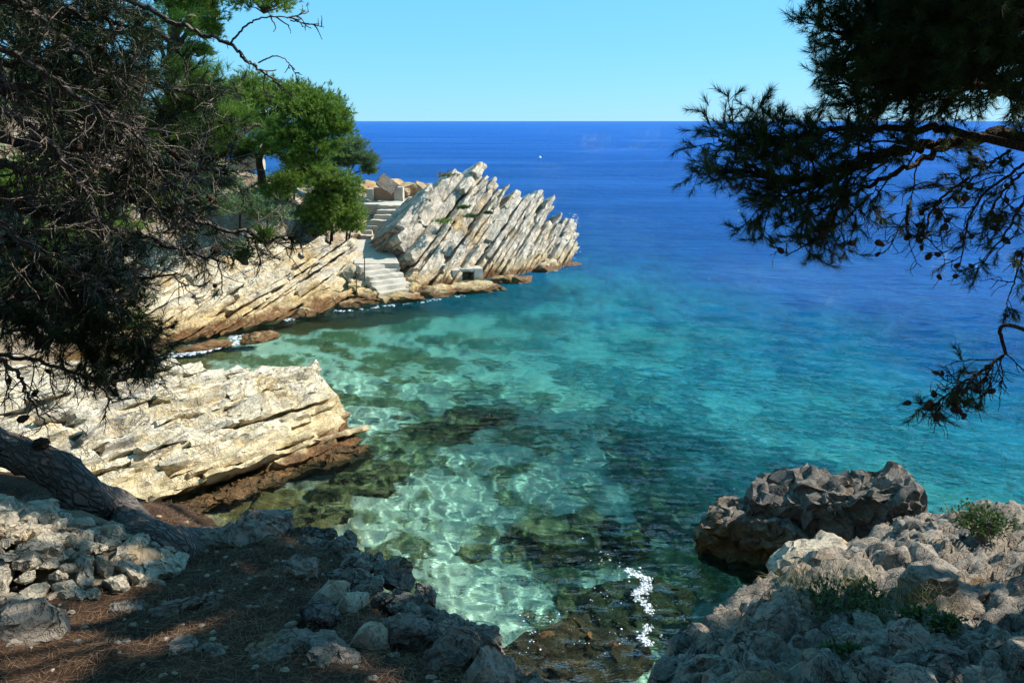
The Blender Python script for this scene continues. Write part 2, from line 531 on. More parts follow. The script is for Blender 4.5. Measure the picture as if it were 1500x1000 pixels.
def rbf(P):
    r = lambda A, B: np.sqrt(((A[:, None, :2] - B[None, :, :2]) ** 2).sum(-1) + .6)
    w = np.linalg.solve(r(CP, CP) + 1e-6 * np.eye(len(CP)), CP[:, 2])
    return lambda Q: r(Q, CP) @ w
_hill = rbf(CP)
def hill_z(X, Y):
    Q = np.stack([np.ravel(X), np.ravel(Y)], 1)
    return _hill(Q).reshape(np.shape(X))
def hill_rough(X, Y):
    return hill_z(X, Y) + .35 * fbm2(X, Y, .5, 4, 61) + .14 * fbm2(X, Y, 2.0, 3, 71)
a = NT('dry_rocky_soil')
p = a.pos()
c = a.mix(a.noise(p, 1.2, 6, .7), (.16, .11, .065), (.46, .37, .26))
c = a.mix(a.step(a.noise(p, 2.6, 6, .7), .52, .62), c, (.50, .46, .40))
c = a.mix(a.step(a.noise(p, 1.9, 5, .7), .56, .66, 0, .9), c, (.035, .03, .02))
c = a.mix(a.step(a.sep(p)[2], .5, .1), c, (.14, .08, .03))
a.principled(c, .95, a.bump(a.noise(p, 5, 8, .7), .9, .2), .1)
M_SOIL = a.m
receiver(kind(link('headland_terrain', height_mesh('headland', np.arange(-32, 4.6, .28), np.arange(7.5, 53, .28), hill_rough), None, M_SOIL), 'structure'))

# ------------------------------------------------------------------ layered rocks
def quad_frame(Q):
    P00, P10, P01, P11 = [np.array(q, float) for q in Q]
    e = nrm(P10 - P00 + P11 - P01)
    g = nrm(P01 - P00 + P11 - P10)
    n = nrm(np.cross(e, g))
    if n[2] < 0:
        n = -n
    g = np.cross(n, e)
    return e, g, n, (P00 + P10 + P01 + P11) / 4
def strata_patch(root, mat, Q, ang, tr_, W, prot, phi, seed, lr, res=.13, rough=.05, jag=.3, gap=.10, swell=.0, name='slab'):
    rng = np.random.default_rng(seed)
    e, g, n, cen = quad_frame(Q)
    P00, P10, P01, P11 = [np.array(q, float) for q in Q]
    l = e * math.cos(ang) + g * math.sin(ang)
    c = -e * math.sin(ang) + g * math.cos(ang)
    poly = [((q - cen) @ l, (q - cen) @ c) for q in (P00, P10, P11, P01)]
    b = min(q[1] for q in poly)
    bmax = max(q[1] for q in poly)
    k = 0
    while b < bmax:
        t = rng.uniform(*tr_) * (1 if rng.random() < .75 else 1.8)
        bm = b + t / 2
        cut = []
        for i in range(4):
            (a0, b0), (a1, b1) = poly[i], poly[(i + 1) % 4]
            if (b0 - bm) * (b1 - bm) < 0:
                cut.append(a0 + (a1 - a0) * (bm - b0) / (b1 - b0))
        b += t * .92
        if len(cut) < 2:
            continue
        s0, s1 = min(cut) + rng.uniform(-.25, .15), max(cut) + rng.uniform(-.3, .12)
        base = rng.uniform(*prot)
        s = s0
        while s < s1 - .25:
            L = min(rng.uniform(*lr), s1 - s)
            if s1 - s - L < .5:
                L = s1 - s
            pr = base + rng.normal(0, (prot[1] - prot[0]) * .28) + swell * float(fbm2(np.array([s * .35]), np.array([b * .35]), 1, 2, seed)[0])
            ph = phi + rng.normal(0, .07)
            ln = nrm(l + c * rng.normal(0, .03) + n * rng.normal(0, .03))
            z = nrm(c * math.cos(ph) + n * math.sin(ph))
            z = nrm(z - ln * (z @ ln))
            w = np.cross(z, ln)
            if w @ n < 0:
                w = -w
            y = np.cross(z, ln)
            o = cen + l * (s + L / 2) + c * bm + n * pr - w * W / 2
            me = slab_mesh(L * .98, W, t * rng.uniform(.95, 1.2), seed * 100 + k, res, rough, jag, .16)
            receiver(part(name, me, root, mat, frame(o, ln, y, z)))
            s += L - rng.uniform(-.0, gap)
            k += 1
    core = slab_mesh(np.linalg.norm(P10 - P00 + P11 - P01) / 2 * 1.02, np.linalg.norm(P01 - P00 + P11 - P10) / 2, 1.4, seed, .3, .2, .4)
    receiver(part('bedrock', core, root, mat, frame(cen - n * (.95 - prot[0]), e, g, n)))
    return k

t = thing('layered_rock_slope', 'ochre and cream rock slope of slanting layers running up to the concrete ramp', 'rock', (-9, 28, 0))
strata_patch(t, M_SLOPE, ((-12.2, 22.9, -.15), (-5.3, 30.6, -.1), (-14.6, 27.2, 2.9), (-7.0, 34.2, 1.75)), R(28), (.10, .32), 1.3, (-.12, .12), R(24), 11, (1.6, 5.2), .14, .04, .25, swell=.25)
t = thing('layered_shore_rock', 'broad cream pitted rock shelf with slanting ledges beside the leaning trunk', 'rock', (-6, 15, 0))
strata_patch(t, M_MID, ((-8.3, 10.9, .35), (-3.25, 16.15, .15), (-11.2, 14.4, 2.6), (-4.9, 17.9, 1.2)), R(13), (.09, .26), 1.1, (-.08, .08), R(30), 12, (.9, 3.6), .09, .05, .22, swell=.3)

# far rock: upright fins leaning right
t = thing('finned_rock_outcrop', 'tall grey rock of upright leaning fins standing in the sea beyond the ramp', 'rock', (-1, 35, 0))
e = nrm((.74, .68, 0)); nf = nrm((.68, -.74, 0)); be = R(24)
upf = -nf * math.sin(be) + np.array((0, 0, math.cos(be)))
al = R(36)
lf = e * math.cos(al) + upf * math.sin(al)
cf = -e * math.sin(al) + upf * math.cos(al)
wf = np.cross(lf, cf)
if wf @ nf < 0:
    wf = -wf
O = np.array((-4.0, 32.1, 0.0))
S_ = [-.6, .3, 1.2, 2.2, 3.2, 4.2, 5.0, 5.7, 6.1, 6.6, 7.2, 7.8, 8.3, 8.8, 9.3, 9.8, 10.2, 10.5]
Z_ = [2.3, 3.05, 3.6, 4.1, 4.5, 4.8, 5.0, 5.0, 4.5, 4.1, 3.85, 3.6, 3.35, 3.5, 3.25, 3.3, 2.7, 1.5]
rng = np.random.default_rng(77)
s, k = -7.2, 0
while s < 9.2:
    thick = rng.uniform(.28, .6) if s < -1.6 else (rng.uniform(.26, .46) if rng.random() < .16 else rng.uniform(.09, .22))
    ln = 0
    for it in range(200):
        ln += .05
        if s + ln * math.cos(al) > 10.6 or ln * math.sin(al) * math.cos(be) > np.interp(s + ln * math.cos(al), S_, Z_):
            break
    ln += rng.normal(.0, .14 if s < 1.5 else .2)
    if s > -1 and rng.random() < .18:
        ln *= rng.uniform(.72, .9)
    st = max(-.3, (-.05 - s) / math.cos(al) + rng.uniform(-.25, .2))
    b0 = st
    while b0 < ln - .3:
        L = min(rng.uniform(1.0, 2.4) if s < -1.2 else rng.uniform(1.2, 4), ln - b0)
        if ln - b0 - L < .6:
            L = ln - b0
        W = rng.uniform(2.2, 2.8) * (1 if s < 4.5 else .7)
        pr = rng.normal(0, .15) - (.4 if rng.random() < .12 else 0)
        me = slab_mesh(L, W, thick * 1.12, 7000 + k, .11, .03, .2, .10, wav=.06)
        o = O + e * s + lf * (b0 + L / 2) + wf * (pr - W / 2)
        y = np.cross(cf, lf)
        receiver(part('slab', me, t, M_FAR, frame(o, lf, y, cf)))
        b0 += L - .03
        k += 1
    s += thick / math.sin(al) * .97
P = lambda *a_: np.array(a_, float)
def stone_at(name, root, mat, pos, size, seed, sub=3, rotz=None, cuts=9, rough=.10, tilt=.25, fine=.05, layer=0., planes=(), crag=.07):
    rg = np.random.default_rng(seed)
    me = stone_mesh(seed, sub, cuts, size, rough, 34, fine, layer, planes, crag)
    M = Matrix.Translation(Vector(pos)) @ Matrix.Rotation(rg.uniform(0, 6.28) if rotz is None else rotz, 4, 'Z') @ Matrix.Rotation(rg.normal(0, tilt), 4, 'X')
    if root is None:
        o = link(name, me, None, mat)
        o.matrix_world = M
    else:
        o = part(name, me, root, mat, M)
    return receiver(o)
for i, (px, py, z, sz) in enumerate(((640, 405, .3, (.8, .6, .5)), (605, 412, .35, (.55, .5, .45)), (800, 392, .1, (.9, .7, .4)), (812, 362, .8, (.8, .8, .9)), (835, 390, -.05, (1.0, .5, .22)), (628, 322, 2.2, (.8, .9, .75)), (607, 345, 1.6, (.6, .7, .6)), (640, 352, 1.5, (.8, .7, .7)), (618, 372, .9, (.6, .6, .55)), (596, 372, .8, (.45, .5, .5)))):
    stone_at('stone', t, M_FAR, pix(px, py, z=z), np.array(sz), 400 + i, 4, .5, 11, .07, .3)

t = thing('shore_ledge', 'low ochre rock ledge at the foot of the finned rock', 'rock', tuple(pix(700, 425, z=0)))
for i, (px, py, sz, rz) in enumerate(((640, 432, (1.2, .6, .42), .3), (700, 425, (1.5, .75, .42), .5), (752, 412, (1.3, .7, .36), .7), (590, 440, (.9, .5, .34), .2), (530, 446, (1.0, .5, .3), .5))):
    stone_at('stone', t, M_SLOPE, pix(px, py, z=.0), sz, 430 + i, 4, rz, 7, .08, .05)
for i, (px, py, sz, lab) in enumerate(((375, 497, (.85, .38, .28), 'flat ochre rock awash below the layered slope'), (443, 462, (.5, .32, .28), 'small ochre rock in the wash below the ramp side of the slope'), (300, 508, (.9, .4, .16), 'low wet rock with foam over it at the slope foot'))):
    tag(stone_at('shore_rock', None, M_SLOPE, pix(px, py, z=.03), sz, 450 + i, 4, .6, 7, .08, .05), lab, 'rock')

# crumbly orange crest behind the landing
t = thing('orange_crag', 'low crumbly orange crag on the skyline behind the stone landing', 'rock', (-5, 43, 2))
rng = np.random.default_rng(5)
for i in range(46):
    f = rng.random()
    x, y = -8.2 + 7.6 * f, 42.2 + 2.2 * f + rng.normal(0, .5)
    stone_at('stone', t, M_ORANGE, (x, y, float(hill_z(np.array([x]), np.array([y]))[0]) + .15), rng.uniform(.35, .8) * np.array((1, .8, .75)), 500 + i, 2, fine=.09)

# ------------------------------------------------------------------ built things by the water
a = NT('weathered_concrete')
p = a.pos()
c = a.mix(a.noise(p, 1.5, 6, .65), (.36, .315, .25), (.60, .55, .46))
c = a.mix(a.step(a.noise(p, 5, 6, .7), .56, .70, 0, .6), c, (.34, .29, .22))
c = a.mix(a.step(a.sep(p)[2], .45, .1, 0, .85), c, (.36, .24, .09))
a.principled(c, .9, a.bump(a.noise(p, 14, 6, .7), .6, .03), .2)
M_CONC = a.m
a = NT('brown_plaster')
p = a.pos()
c = a.mix(a.noise(p, 3, 5), (.30, .19, .12), (.42, .29, .19))
a.principled(c, .9, a.bump(a.noise(p, 20, 4), .4, .02))
M_PLASTER = a.m
a = NT('rusty_metal')
c = a.mix(a.noise(a.pos(), 30, 4), (.05, .045, .04), (.14, .08, .05))
a.principled(c, .6, None, .4, Metallic=.5)
M_METAL = a.m

def block_between(name, root, mat, cen, xdir, size, seed, rough=.012, jag=.02, edge=.06):
    x = nrm(P(xdir[0], xdir[1], 0)); z = P(0, 0, 1); y = np.cross(z, x)
    me = slab_mesh(*size, seed, .12, rough, jag, edge, wav=.02)
    M = frame(cen, x, y, z)
    if root is None:
        o = link(name, me, None, mat); o.matrix_world = M
        return receiver(o)
    return receiver(part(name, me, root, mat, M))

B, T_ = pix(583, 431, z=.22), pix(551, 387, z=1.22)
rdir = nrm((T_ - B) * P(1, 1, 0)); wdir = P(rdir[1], -rdir[0], 0)
t = thing('ramp_steps', 'broad worn concrete steps going down into the water beside the finned rock', 'steps', tuple(B))
NS = 7
for i in range(NS):
    f = i / (NS - 1)
    cpt = B + (T_ - B) * f
    block_between('step', t, M_CONC, cpt - P(0, 0, .34) + rdir * .15 - rdir * .0, wdir, (1.7 - .1 * f, .80, .68), 810 + i, .035, .10, .06)
c4 = [pix(519, 386, z=1.25), pix(585, 386, z=1.25), pix(567, 351, z=1.62), pix(519, 351, z=1.62)]
g = Geo()
top = np.array(c4)
nn = 10
uu, vv = np.meshgrid(np.linspace(0, 1, nn), np.linspace(0, 1, nn))
S = (top[0] * (1 - uu[..., None]) * (1 - vv[..., None]) + top[1] * uu[..., None] * (1 - vv[..., None]) + top[2] * uu[..., None] * vv[..., None] + top[3] * (1 - uu[..., None]) * vv[..., None]).reshape(-1, 3)
S[:, 2] += .015 * fbm(S * 1.5, 3, 4)
g.add(S, None, grid_faces(nn, nn))
g.add(np.concatenate([top, top - P(0, 0, 1.2)]) - P(0, 0, .012), None, [(0, 1, 5, 4), (1, 2, 6, 5), (2, 3, 7, 6), (3, 0, 4, 7)])
tag(receiver(link('concrete_landing', g.mesh('concrete_landing', False), None, M_CONC)), 'bright white concrete slab between the ramp steps and the upper stairs', 'landing')

t = thing('stone_stairs', 'narrow flight of pale stone steps climbing to the low wall', 'stairs', tuple(pix(530, 338, z=1.7)))
for i, (px, py, z, w) in enumerate(((526, 344, 1.75, 1.5), (530, 337, 1.95, 1.2), (540, 330, 2.15, 1.1), (556, 322, 2.4, 1.15), (562, 314.5, 2.6, 1.15), (568, 307, 2.82, 1.2), (572, 300, 3.0, 1.5))):
    block_between('step', t, M_CONC, pix(px, py, z=z) + P(.05, .35, -.55), (1, -.12), (w * .85, .95, 1.1), 840 + i, .03, .07)
q0 = pix(559, 294, z=3.1)
t = thing('low_wall', 'low plastered wall with a brown panel between two pale piers above the stairs', 'wall', tuple(q0))
block_between('panel', t, M_PLASTER, q0 + P(0, .95, .22), (1, -.05), (1.05, .18, .62), 860, .006, .01)
block_between('pier', t, M_CONC, q0 + P(-.70, .9, .16), (1, -.05), (.36, .4, .75), 861, .01, .02)
block_between('pier', t, M_CONC, q0 + P(.78, .9, .20), (1, -.05), (.46, .4, .85), 862, .01, .02)
block_between('coping', t, M_CONC, q0 + P(.02, .94, .57), (1, -.05), (1.06, .26, .09), 863, .006, .01)
block_between('floor_slab', t, M_CONC, q0 + P(.05, .1, -.73), (1, -.05), (1.9, 1.6, 1.3), 864, .02, .05)
me = slab_mesh(1.05, .7, .14, 871, .1, .02, .08)
o = link('leaning_slab', me, None, M_DARK)
o.matrix_world = Matrix.Translation(Vector(pix(567, 270, y=40.2))) @ Matrix.Rotation(R(38), 4, 'Y') @ Matrix.Rotation(R(60), 4, 'X')
tag(o, 'dark grey slab leaning behind the low wall', 'slab')
t = thing('hillside_wall', 'pale masonry wall stub in the sun left of the small pine trunk', 'wall', tuple(pix(360, 240, y=34.5)))
for i, (x0, x1, y0, y1) in enumerate(((338, 364, 233, 250), (352, 376, 226, 250), (369, 381, 205, 250))):
    A_, B_ = pix(x0, y1, y=34.6), pix(x1, y0, y=34.6)
    block_between('masonry_block', t, M_CONC, (A_ + B_) / 2 + P(0, .1 * i, 0), (1, 0), (B_[0] - A_[0], .5, B_[2] - A_[2]), 880 + i, .015, .03)

def post(px, ytop, ybot, z, knob, label):
    b_ = pix(px, ybot, z=z)
    t_ = pix(px, ytop, y=b_[1])
    r = thing('railing_post', label, 'post', tuple(b_), 'railing posts at the ramp')
    g = Geo()
    g.tube([b_ - P(0, 0, .3), b_, t_], [.022, .022, .018], 8)
    part('shaft', g.mesh('shaft'), r, M_METAL)
    if knob:
        V, F = ico(2)
        part('knob', make_mesh('knob', V * P(.075, .075, .06) + t_, F), r, M_METAL)
post(522, 400, 424, .62, True, 'thin rusty post with a knob on top at the ramp foot')
post(534, 377, 401, 1.05, False, 'plain thin metal post beside the upper ramp steps')
tag(block_between('concrete_block', None, M_CONC, pix(637, 402, z=.45) + P(0, .4, 0), (1, .35), (1.25, .9, .85), 890, .03, .08, .1), 'squared pale concrete block left of the hollow block by the ramp', 'block')
t = thing('hollow_block', 'pale concrete block with a dark square opening by the finned rock', 'block', tuple(pix(681, 404, z=.4)))
hb = pix(681, 406, z=.30) + P(0, .4, 0)
hx = nrm(P(1, .35, 0)); hy = P(-hx[1], hx[0], 0)
for nm, dx, dy, dz, sz in (('side', -.48, 0, 0, (.42, .8, .72)), ('side', .50, 0, 0, (.40, .8, .72)), ('top', .0, 0, .30, (.62, .79, .14)), ('base', .0, 0, -.27, (.62, .79, .20)), ('back', .0, .3, 0, (.6, .18, .5))):
    block_between(nm, t, M_CONC, hb + hx * dx + hy * dy + P(0, 0, dz), hx, sz, 895 + int(dx * 10 + dz * 20), .02, .03)

# ------------------------------------------------------------------ near ground: left shelf, right rocks
SHELF = [(-17, -15), (-17, 6.6), (-4.2, 6.0), (-3.0, 5.5), (-2.2, 5.0), (-1.5, 4.85), (-1.05, 4.4), (-.70, 3.75), (-.38, 3.32), (-.08, 2.95), (.1, 2.5), (.3, 1.5), (.3, -15)]
RIGHT = [(.3, -15), (.35, 2.6), (.62, 4.2), (1.15, 5.2), (1.9, 6.25), (2.8, 7.2), (3.6, 8.0), (4.5, 8.7), (6.2, 9.2), (9, 9.4), (14, 9.6), (14, -15)]
def sdf(poly, X, Y):
    """signed distance, positive inside"""
    Pn = np.stack([np.ravel(X), np.ravel(Y)], 1)
    d = np.full(len(Pn), 1e9)
    ins = np.zeros(len(Pn), bool)
    for i in range(len(poly)):
        A_, B_ = np.array(poly[i], float), np.array(poly[(i + 1) % len(poly)], float)
        e_ = B_ - A_
        w_ = Pn - A_
        tt = np.clip((w_ @ e_) / (e_ @ e_), 0, 1)
        d = np.minimum(d, np.linalg.norm(w_ - tt[:, None] * e_, axis=1))
        c1 = (A_[1] <= Pn[:, 1]) & (B_[1] > Pn[:, 1])
        c2 = (B_[1] <= Pn[:, 1]) & (A_[1] > Pn[:, 1])
        cr = e_[0] * w_[:, 1] - e_[1] * w_[:, 0]
        ins ^= (c1 & (cr > 0)) | (c2 & (cr < 0))
    return np.where(ins, d, -d).reshape(np.shape(X))
def shelf_flat(X, Y):
    return 5.35 - .22 * Y + .18 * sstep(-1.6, -4, X)
def shelf_z(X, Y):
    s_ = sdf(SHELF, X, Y)
    z = shelf_flat(X, Y) + .10 * fbm2(X, Y, .9, 3, 91) + .05 * fbm2(X, Y, 3.2, 3, 92)
    z = z + 1.05 * np.clip(-Y - 1.2, 0, 20) + .5 * np.clip(-X - 5.5, 0, 9)  # unseen rise behind the camera, added to block sky light from the foreground
    return z - .10 * (1 - sstep(0, .35, s_)) - np.clip(-s_ + .1 * fbm2(X, Y, 2, 3, 93), 0, 9) * 4.5
def right_flat(X, Y):
    return 4.6 - .28 * Y + .05 * (X - 3) + .28 * sstep(.2, 1.6, X - .33 * Y) * 0
def cells(X, Y, s, seed):
    """blocky rock relief: tilted cells with recessed joints"""
    rg = np.random.default_rng(seed)
    gx, gy = np.ravel(X) * s, np.ravel(Y) * s
    ix, iy = np.floor(gx), np.floor(gy)
    tab = rg.random((64, 64, 5))
    f1 = np.full(gx.shape, 9.); f2 = np.full(gx.shape, 9.); hh = np.zeros(gx.shape)
    for dx in (-1, 0, 1):
        for dy in (-1, 0, 1):
            T5 = tab[(ix + dx).astype(int) % 64, (iy + dy).astype(int) % 64]
            vx, vy = gx - (ix + dx + T5[:, 0]), gy - (iy + dy + T5[:, 1])
            d = np.hypot(vx, vy)
            new = d < f1
            f2 = np.where(new, f1, np.minimum(f2, d))
            hh = np.where(new, (T5[:, 2] - .5) + vx * (T5[:, 3] - .5) * 1.3 + vy * (T5[:, 4] - .5) * 1.3, hh)
            f1 = np.where(new, d, f1)
    return (hh * .6 + np.minimum(f2 - f1, .35) * 1.1).reshape(np.shape(X))
def right_z(X, Y):
    s_ = sdf(RIGHT, X, Y)
    wx, wy = X + .25 * fbm2(X, Y, 1.1, 3, 101), Y + .25 * fbm2(X, Y, 1.1, 3, 102)
    # long axis of the blocks runs up-right
    cx, cy = wx * .62 + wy * .78, (-wx * .78 + wy * .62) * 1.7
    z = right_flat(X, Y) + .16 * fbm2(X, Y, .6, 3, 103) + .24 * cells(cx, cy, 1.5, 7) + .10 * cells(cx, cy, 4.2, 8) + .05 * fbm2(X, Y, 6, 4, 104) - .13 * (1 - sstep(0, .11, np.abs(fbm2(cx, cy, 1.4, 3, 111)))) - .06 * (1 - sstep(0, .12, np.abs(fbm2(cx, cy, 3.6, 3, 112))))
    z = z + 1.05 * np.clip(-Y - .8, 0, 20)  # same added rise behind the camera, out of view
    return z - .35 * (1 - sstep(0, .8, s_)) - np.clip(-s_ + .2 * fbm2(X, Y, 1.5, 3, 105), 0, 9) * 3.2
a = NT('pine_needle_litter')
p = a.pos()
n1 = a.noise(p, 2.2, 6, .7)
c = a.mix(n1, (.018, .011, .008), (.075, .043, .027))
st = a.n('ShaderNodeMapping'); a.set(st.inputs[0], p); st.inputs['Scale'].default_value = (1, .12, 1); st.inputs['Rotation'].default_value = (0, 0, .6)
st2 = a.n('ShaderNodeMapping'); a.set(st2.inputs[0], p); st2.inputs['Scale'].default_value = (.12, 1, 1); st2.inputs['Rotation'].default_value = (0, 0, .2)
fib = a.math('MAXIMUM', a.noise(st.outputs[0], 130, 3, .6), a.noise(st2.outputs[0], 130, 3, .6))
c = a.mix(a.step(fib, .55, .72), c, (.15, .085, .05))
c = a.mix(a.step(a.noise(p, 1.3, 6, .72), .60, .66), c, a.mix(a.noise(p, 14, 4), (.10, .09, .085), (.26, .24, .22)))
a.principled(c, .95, a.bump(a.math('ADD', fib, a.noise(p, 30, 5)), .8, .02), .1)
M_LITTER = a.m
kind(link('ground', height_mesh('ground', np.concatenate([np.arange(-16, -5, .25), np.arange(-5, 1.2, .05)]), np.concatenate([np.arange(-14, 1.5, .25), np.arange(1.5, 7.2, .05)]), shelf_z), None, M_LITTER), 'structure')

t = thing('near_rock_outcrop', 'rough grey fissured rock slope in the lower right corner by the camera', 'rock', (3, 6, 2))
receiver(part('bedrock', height_mesh('bedrock', np.concatenate([np.arange(-.6, 7, .05), np.arange(7, 14, .25)]), np.concatenate([np.arange(-14, 1.8, .25), np.arange(1.8, 11.2, .05)]), right_z), t, M_NEAR))
STONES = [stone_mesh(900 + i, 3, 7 + i % 5, (1, .72 + .03 * (i % 4), .58), .11, 34, .08, crag=.12) for i in range(14)]
for m_ in STONES:
    m_.materials.append(M_NEAR)
rng = np.random.default_rng(42)
pts = []
for it in range(9000):
    x, y = rng.uniform(.2, 7.5), rng.uniform(2.4, 9.6)
    if abs((x - 0) / max(y, .1)) > .95 or float(sdf(RIGHT, np.array([x]), np.array([y]))[0]) < .02:
        continue
    r = rng.choice([.12, .17, .24, .34], p=[.30, .30, .24, .16])
    if all((x - q_[0]) ** 2 + (y - q_[1]) ** 2 > (.78 * (r + q_[2])) ** 2 for q_ in pts):
        pts.append((x, y, r))
    if len(pts) >= 130:
        break
for i, (x, y, r) in enumerate(pts):
    z = float(right_z(np.array([[x]]), np.array([[y]]))[0, 0])
    M = Matrix.Translation((x, y, z - r * .22)) @ Matrix.Rotation(.9 + rng.normal(0, .45), 4, 'Z') @ Matrix.Rotation(rng.normal(0, .3), 4, 'X') @ Matrix.Rotation(rng.normal(.1, .25), 4, 'Y') @ Matrix.Diagonal((r * 1.25, r * 1.15, r * rng.uniform(.9, 1.3), 1))
    receiver(part('stone', STONES[i % 14], t, None, M))

# the big dark rock behind it
t = thing('dark_sea_rock', 'big dark blocky rock standing in the water behind the near slope, its right side sunlit', 'rock', (4.6, 10.8, 0))
FACE = (((-.42, -.90, -.06), .34), ((-.2, -.1, .95), .62))
for i, (px, py, y, sz, rz, pl) in enumerate((
        (1120, 785, 11.4, (1.05, .95, 1.15), 0, FACE), (1185, 768, 11.4, (1.1, 1.0, 1.35), 0, FACE), (1258, 765, 11.2, (1.0, 1.0, 1.42), 0, FACE),
        (1085, 775, 11.6, (.6, .6, .95), 0, FACE), (1312, 790, 10.9, (.75, .9, 1.05), 0, ()), (1150, 735, 11.9, (.7, .5, .42), .3, ()), (1250, 716, 11.5, (.42, .5, .40), .7, ()),
        (1300, 742, 11.0, (.42, .5, .55), .2, ()), (1205, 722, 11.9, (.5, .5, .36), .0, ()), (1365, 798, 11.0, (.7, .6, .5), .4, ()), (1405, 788, 11.2, (.7, .6, .45), .1, ()), (1440, 800, 10.6, (.5, .5, .4), .6, ()), (1345, 775, 10.7, (.4, .5, .5), .9, ()), (1100, 748, 11.9, (.4, .4, .3), .1, ()))):
    stone_at('block', t, M_DARK, pix(px, py, y=y) - P(0, 0, .16), np.array(sz) * P(1.04, 1, .92), 950 + i, 5, rz, 9, .08, .05, .085, .0, pl, .10)
for i, (px, py, y, sz, lab) in enumerate((
        (1465, 795, 9.6, (.85, .6, .55), 'rounded tan boulder at the right edge above the waterline'),
        (1400, 838, 8.6, (.95, .5, .42), 'long smooth cream boulder with ochre underside below the tan boulder'),
        (1460, 850, 8.3, (.6, .6, .5), 'grooved pale boulder at the right edge below the tan one'),
        (1235, 830, 8.3, (.62, .5, .40), 'sunlit cream boulder at the top of the near slope'),
        (1185, 825, 8.0, (.55, .45, .34), 'sunlit cream boulder leftmost on the crest of the near slope'),
        (1330, 885, 7.2, (.42, .36, .32), 'dappled grey boulder left of the leafy bush'),
        (1470, 905, 6.6, (.5, .42, .34), 'pale brown boulder right of the leafy bush'),
        (1290, 905, 6.5, (.3, .3, .22), 'small dappled boulder above the grass tufts'),
        (1390, 925, 6.2, (.5, .34, .22), 'low flat grey boulder under the leafy bush'))):
    q_ = pix(px, py, y=y)
    tag(stone_at('boulder', None, M_RUB if i in (1, 2, 3, 4) else M_NEAR, q_, np.array(sz), 970 + i, 4, .7, 10, .09, .15), lab, 'boulder', 'boulders on the near slope')

# left shelf: rubble bank, boulders, loose rocks
RUBS = [stone_mesh(1100 + i, 3, 9 + i % 5, (1, .62 + .06 * (i % 5), .5 + .05 * (i % 4)), .13, 34, .09, crag=.08) for i in range(12)]
for m_ in RUBS:
    m_.materials.append(M_RUB)
t = thing('rubble_bank', 'bank of pale rounded rubble stones below the leaning trunk', 'stones', (-3, 4, 4.4))
def bank(x, y):
    f = max(0, 1 - ((x + 3.15) / 1.25) ** 2 - ((y - 3.85) / .62) ** 2)
    return float(shelf_flat(np.array(x), np.array(y))) - .03 + .30 * f ** .6 * (1 if f > 0 else 0)
pts = []
for it in range(9000):
    x, y = rng.uniform(-4.2, -1.75), rng.uniform(3.2, 4.8)
    f = 1 - ((x + 3.15) / 1.25) ** 2 - ((y - 3.85) / .62) ** 2
    if f < .02:
        continue
    r = rng.choice([.045, .07, .10, .13], p=[.35, .35, .2, .1])
    z = bank(x, y)
    if all((x - q_[0]) ** 2 + (y - q_[1]) ** 2 + (z - q_[3]) ** 2 > (.72 * (r + q_[2])) ** 2 for q_ in pts):
        pts.append((x, y, r, z))
    if len(pts) > 260:
        break
for i, (x, y, r, z) in enumerate(pts):
    M = Matrix.Translation((x, y, z - r * .25)) @ Matrix.Rotation(rng.uniform(0, 6.28), 4, 'Z') @ Matrix.Rotation(rng.normal(0, .7), 4, 'X') @ Matrix.Diagonal((r * rng.uniform(1.2, 1.8), r * rng.uniform(1.1, 1.6), r * rng.uniform(1.1, 1.6), 1))
    part('stone', RUBS[i % 12], t, None, M)
g = Geo()
V, F = ico(4)
V = V * P(1.2, .56, .26) + P(-3.15, 3.87, 4.50)
V = V + .08 * vfbm(V * 3, 3, 5)
g.add(V, F)
part('packed_earth', g.mesh('packed_earth'), t, M_SOIL)

